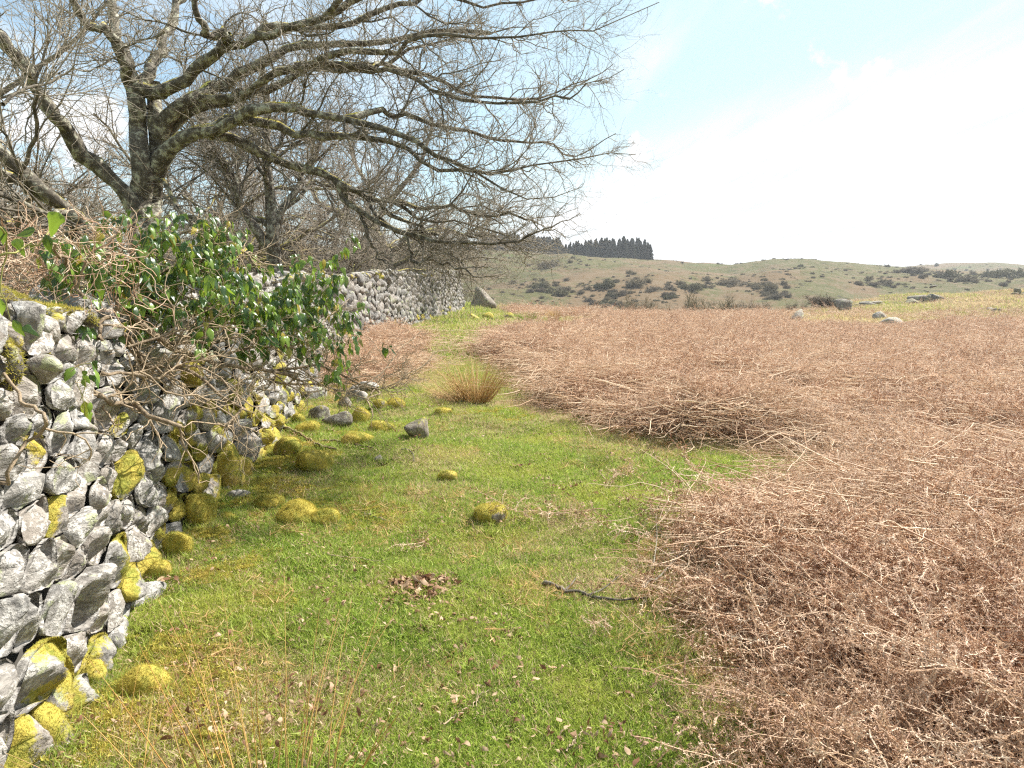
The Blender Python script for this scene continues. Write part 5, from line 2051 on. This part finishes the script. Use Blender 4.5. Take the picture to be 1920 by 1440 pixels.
# ------------------------------------------------------------------ far hillside planting
def conifer(seed):
    r = np.random.RandomState(seed)
    H = 11.0
    A = Acc()
    n = 300
    z = r.uniform(0.04, 1.0, n) ** 1.05
    a = r.uniform(0, 2 * pi, n)
    rad = 2.0 * (1.02 - z) ** 0.55 * r.uniform(0.55, 1.1, n)
    p0 = np.stack([np.zeros(n), np.zeros(n), z * H], 1)
    p1 = np.stack([np.cos(a) * rad, np.sin(a) * rad, z * H - rad * 0.35 + 0.15], 1)
    sdv = np.stack([-np.sin(a), np.cos(a), np.zeros(n)], 1) * (0.25 + 0.25 * rad)[:, None]
    m = (p0 + p1) * .5 + np.array([0, 0, .05])
    V_ = np.stack([p0, m + sdv, p1, m - sdv, m + np.array([0, 0, 0.45]), m - np.array([0, 0, .55])], 1).reshape(-1, 3)
    b_ = np.arange(n)[:, None] * 6
    A.add(V_, np.vstack([b_ + np.array([0, 1, 2, 3]), b_ + np.array([0, 4, 2, 5])]))
    P = np.stack([np.zeros(6), np.zeros(6), np.linspace(-0.5, H * 1.03, 6)], 1)
    V_, q_ = tubes(P[None], np.linspace(0.16, 0.02, 6)[None], 6)
    return A.mesh('crown', [M_CON], False), mesh('trunk', V_, q_, None, [M_CTRUNK])


cons = [conifer(s_) for s_ in range(4)]
rc = np.random.RandomState(8)
clist = []
for i in range(64):
    pxx = 905 + (1216 - 905) * (i + rc.uniform(0, .9)) / 64
    for row in range(3):
        R_ = 322 + row * 14 + rc.uniform(-6, 6)
        top = np.interp(pxx, [905, 1000, 1080, 1130, 1170, 1205, 1220], [437, 445, 458, 452, 449, 455, 470]) + rc.uniform(-6, 9)
        clist.append((pxx, R_, top))
for i, (pxx, R_, top) in enumerate(clist):
    u = (pxx - 960) / F
    X_, Y_ = R_ * u / sqrt(1 + u * u), R_ / sqrt(1 + u * u)
    zg = float(G(X_, Y_))
    zt = EYE + (530 - top) / F * Y_
    s_ = max(0.5, (zt - zg) / 11.2)
    root = obj('conifer', None, None, (X_, Y_, zg - 0.2), 'dark conifer in the plantation strip on the hill crest', 'tree', 'conifers of the hilltop plantation')
    cm, tm = cons[i % 4]
    for nm, me_ in (('crown', cm), ('trunk', tm)):
        c = obj(nm, me_, root)
    wsc = s_ * rc.uniform(1.5, 2.5)
    root.scale = (wsc * (0.8), wsc * .8, s_)
    root.rotation_euler = (0, 0, rc.uniform(0, 6))


# scrub: bare bushes
def bush_proto(seed, n1=34, n2=420, n3=4200, H=2.6):
    r = np.random.RandomState(seed)
    k = 7
    P = np.zeros((n1, k, 3))
    P[:, 0, :2] = r.randn(n1, 2) * 0.6
    a = r.uniform(0, 2 * pi, n1)
    d = nrm(np.stack([np.cos(a) * .8, np.sin(a) * .8, r.uniform(.4, 1.4, n1)], 1))
    L = H * r.uniform(.5, .9, n1)
    for j in range(1, k):
        d = nrm(d + .2 * r.randn(n1, 3))
        P[:, j] = P[:, j - 1] + d * (L / k)[:, None]
    R = np.linspace(1, .4, k)[None] * np.full((n1, 1), .05)
    c1_, r1_ = grow(P, R, n2, (.2, 1), (.4, 1.0), (.3, 1.0), 5, .22, (0, 0, .25), .6, .03, .5, r)
    c2_, r2_ = grow(c1_, r1_, n3, (.1, 1), (.2, .6), (.3, 1.1), 4, .22, (0, 0, .25), .8, .016, .7, r)
    A = Acc()
    for C_, R_, sd in ((P, R, 5), (c1_, r1_, 4), (c2_, r2_, 3)):
        V_, q_ = tubes(C_, R_, sd)
        A.add(V_, q_)
    return A.mesh('scrub_bush', [M_SCRUB])


def gorse_proto(seed):
    r = np.random.RandomState(seed)
    n = 1500
    D = nrm(r.randn(n, 3))
    D[:, 2] = np.abs(D[:, 2])
    lump = 1 + .3 * sph_noise(D, seed, 3)
    p = D * (lump * r.uniform(.35, 1.0, n) ** .5)[:, None] * np.array([1.0, 1.0, .8])
    cen = r.uniform(-1, 1, (7, 3)) * np.array([1.1, 1.1, 0])
    szs = r.uniform(.3, .85, 7)
    kk_ = r.randint(0, 7, n)
    p = p * szs[kk_][:, None] + cen[kk_]
    s_ = .10
    V_ = np.stack([p + s_ * r.randn(n, 3), p + s_ * r.randn(n, 3), p + s_ * r.randn(n, 3)], 1).reshape(-1, 3)
    return mesh('gorse_bush', V_, None, np.arange(3 * n).reshape(-1, 3), [M_GORSE], None, False)


bushes = [bush_proto(s_) for s_ in (1, 2, 3)]
gorses = [gorse_proto(s_) for s_ in (4, 5, 6)]


def far_hit(px_, py_, lo, hi):
    d = ray(px_, py_)
    ts = np.linspace(lo, hi, 1200)
    P = ts[:, None] * d[None] + np.array([0, 0, EYE])
    b_ = np.where(P[:, 2] <= G(P[:, 0], P[:, 1]))[0]
    return P[b_[0]] if len(b_) else None


SHR = [
    (1175, 588, 80, 30, 'b', 'pale brown thicket showing over the bracken, first along the field edge'),
    (1395, 588, 90, 36, 'b', 'broad thicket between the wide crown and the yellow-brown scrub'),
    (1600, 590, 60, 22, 'b', 'low bush behind the dark grey boulder'),
    (1490, 586, 70, 24, 'b', 'thin bare bush showing between the scrub and the mossy cone stone'),
    # base px, base py, width px, height px, kind, label
    (1050, 552, 56, 20, 'g', 'dark low gorse patch on the hill below the end of the conifers'),
    (1190, 538, 42, 26, 'b', 'grey rounded bare bush on the middle of the hill'),
    (1130, 540, 40, 24, 'g', 'dark scrub patch left of the rounded grey bush'),
    (1290, 542, 50, 20, 'g', 'dark scrub patch in the middle of the hill slope'),
    (1370, 535, 60, 16, 'b', 'wide grey scrub patch high on the hill'),
    (1440, 545, 40, 26, 'b', 'tall grey scrub clump beside the green streak on the hill'),
    (1455, 560, 30, 18, 'b', 'small grey scrub clump just below the tall one'),
    (1205, 578, 90, 34, 'b', 'olive thicket at the hill foot behind the field edge'),
    (1150, 556, 26, 12, 'g', 'tiny dark bush above the olive thicket'),
    (1255, 560, 30, 14, 'g', 'small green bush between the thicket and the round crowned tree'),
    (1030, 500, 50, 18, 'b', 'brown bushes at the foot of the conifers'),
    (1770, 522, 40, 22, 'g', 'dark bush below the far ridge'),
    (1870, 520, 90, 26, 'g', 'long dark thicket below the far ridge'),
    (1820, 528, 50, 18, 'b', 'grey scrub beside the long dark thicket'),
    (1710, 510, 60, 16, 'b', 'grey scrub strip near the dip of the ridge'),
    (1640, 535, 40, 12, 'b', 'faint grey scrub above the outcrop'),
    (1130, 572, 40, 14, 'g', 'dark green bush low on the hill left of the olive thicket'),
    (1010, 540, 44, 18, 'g', 'dark bush low on the hill behind the oak twigs'),
    (1500, 500, 10, 8, 'g', 'dot-like bush on the hill crest hump'),
    (1695, 498, 18, 7, 'g', 'round bush on the far ridge skyline'),
    (1755, 499, 8, 9, 'g', 'small bush standing on the far ridge skyline'),
    (1373, 493, 6, 6, 'g', 'tiny lone bush in the saddle of the skyline'),
    (1340, 585, 120, 46, 'b', 'wide bare grey tree crown just beyond the field edge'),
    (1425, 588, 60, 24, 'b', 'yellow-brown scrub beside the wide bare crown'),
    (1552, 580, 84, 34, 'b', 'bare rounded bush beside the dark grey boulder'),
    (1270, 585, 70, 28, 'b', 'bare bush left of the wide grey crown beyond the field edge'),
]
for i, (cx, by, wp, hp, kd, lab) in enumerate(SHR):
    q = None
    if by >= 578:
        Yd = 50.0
        q = at(cx, by, Yd)
        zg = float(G(q[0], q[1]))
        topz = EYE + (530 - (by - hp)) / F * Yd
        me_ = bushes[i % 3]
        bv = np.array([v.co[:] for v in me_.vertices])
        zs = (topz - zg) / bv[:, 2].max()
        xs = wp / F * Yd / (bv[:, 0].max() - bv[:, 0].min()) * 1.15
        q = np.array([q[0], q[1], zg])
        zs_ = zs
    else:
        q = far_hit(cx, by, 95, 380 if by > 500 else 700)
        if q is None:
            d_ = ray(cx, by)
            RR0 = 640 if cx > 1640 else 330
            q = np.array([d_[0] * RR0, d_[1] * RR0, 0])
            q[2] = float(G(q[0], q[1]))
        dist = q[1]
        me_ = bushes[i % 3] if kd == 'b' else gorses[i % 3]
        xs = wp / F * dist / (4.6 if kd == 'b' else 3.0)
        zs_ = hp / F * dist / (3.0 if kd == 'b' else 1.05)
    o = obj('scrub_bush' if kd == 'b' else 'gorse_bush', me_, None, tuple(q), lab, 'bush', 'bushes on the hillside')
    o.scale = (xs, xs, zs_)
    o.rotation_euler = (0, 0, i * 1.3)
ap = []
for (cx, by, wp, hp, kd, lab) in SHR:
    if by < 578 and wp > 24:
        for j in range(int(wp * .8)):
            q = far_hit(cx + rc.normal(0, wp * .6), by - hp * .3 + rc.normal(0, hp * .35), 95, 640)
            if q is not None:
                ap.append(q)
ap = np.array(ap)
scatter('scrub_fringe', np.stack([ap[:, 0], ap[:, 1], G(ap[:, 0], ap[:, 1]) - .1], 1), rc.uniform(0, 6.28, len(ap)), 0.05, 0.15 + 0.5 * rc.rand(len(ap)) ** 2,
        [src('scrub', bushes[0]), src('scrub', bushes[2]), src('scrub', gorses[1])], 'low brown growth spreading round the hillside bushes', 'scrub', None, rc)
# small scattered scrub, uncountable flecks on the hill
x, y, r = sector(9000, 112, 330, 0.5, rc, -8, 36)
pn = fbm(x * .03, y * .03, 77, 3)
keep = pn > 0.47
x, y, r = x[keep], y[keep], r[keep]
scatter('hill_scrub', np.stack([x, y, G(x, y) - 0.15], 1), rc.uniform(0, 6.28, len(x)), 0.05, 0.07 + 0.35 * rc.rand(len(x)) ** 7,
        [src('scrub', bushes[0]), src('scrub', bushes[1]), src('scrub', gorses[1])], 'low scrub and bracken flecks scattered over the hillside', 'scrub', None, rc)

x, y, r = sector(12000, 38, 88, 0.6, rc, 18, 44)
d = brk(x, y)
keep = (d < 0) & (fbm(x * .12, y * .12, 97, 4) > 0.47)
x, y, r = x[keep], y[keep], r[keep]
scatter('hillock_bracken', np.stack([x, y, G(x, y) + .03], 1), rc.uniform(0, 6.28, len(x)), 0.15, rc.uniform(0.9, 1.6, len(x)), b_near[:3] + s_far[:3],
        'brown bracken patches on the rocky rise beyond the field', 'bracken', None, rc)
# rocky outcrops on the right beyond the field
OUT = [(1745, 568, 86, 26, 9, 'rocky outcrop with a stone perched on its top'), (1625, 572, 70, 12, 7, 'low broken rock outcrop behind the dark boulder'),
       (1860, 585, 40, 12, 5, 'small rock patch in the green slope at the side'), (1912, 553, 26, 14, 3, 'rock knob on the rise at the picture edge'),
       (1880, 600, 26, 10, 3, 'small pale rocks low on the green slope')]
ro = np.random.RandomState(15)
for (cx, by, wp, hp, n, lab) in OUT:
    q = hit(cx, by, G, 110)
    dist = q[1]
    root = obj('rock_outcrop', None, None, tuple(q), lab, 'rock', 'rock outcrops beyond the field')
    for j in range(n):
        Vr, Tr = rock_shape(700 + j + cx, 3, 10, 16, .04)
        w_ = wp / F * dist / n * 1.7 * ro.uniform(.7, 1.4)
        fx = (j + .5) / n * 2 - 1
        h_ = hp / F * dist * (1 - .6 * abs(fx)) * ro.uniform(.6, 1.0)
        Vr = Vr * np.array([w_, w_, h_ * 1.25])
        m_ = np.full(len(Vr), 0.4 if ro.rand() < .4 else 0.0)
        obj('rock', mesh('rock', Vr, None, Tr, [M_ROCK], {'moss': m_, 'vary': np.full(len(Vr), ro.rand())}), root,
            (fx * wp / F * dist / 2, (yo_ := ro.uniform(-.6, .6)), float(G(q[0] + fx * wp / F * dist / 2, q[1] + yo_)) - q[2] + h_ * .25))
    if n == 9:
        Vr, Tr = rock_shape(888, 3, 9, 16, .04)
        obj('rock', mesh('rock', Vr * np.array([.5, .45, .3]) * dist / 60, None, Tr, [M_ROCK], {'moss': np.zeros(len(Vr)), 'vary': np.full(len(Vr), .1)}), root, (0.05, 0, float(G(q[0], q[1])) - q[2] + hp / F * dist * 1.15))

# ------------------------------------------------------------------ the air over the valley
hz = bpy.data.materials.new('haze_air')
hz.use_nodes = True
T = NT(hz.node_tree)
T.n.clear()
o_ = T.new('ShaderNodeOutputMaterial')
pv = T.new('ShaderNodeVolumePrincipled')
pv.inputs['Color'].default_value = (0.92, 0.95, 1.0, 1)
pv.inputs['Density'].default_value = 0.00036
pv.inputs['Anisotropy'].default_value = 0.2
T.link(pv.outputs[0], o_.inputs['Volume'])
zl = float(V_T[:, 2].min()) - 1.0
zh = 30.0
X0 = 900.0
Vb = np.array([(a, b_, c_) for a in (-X0, X0) for b_ in (-X0, X0) for c_ in (zl, zh)])
me = mesh('haze', Vb, [(0, 1, 3, 2), (4, 6, 7, 5), (0, 4, 5, 1), (2, 3, 7, 6), (0, 2, 6, 4), (1, 5, 7, 3)], None, [hz], None, False)
obj('haze', me, None, None, 'thin pale haze in the air over the valley and the far hill', 'haze', None, 'stuff')
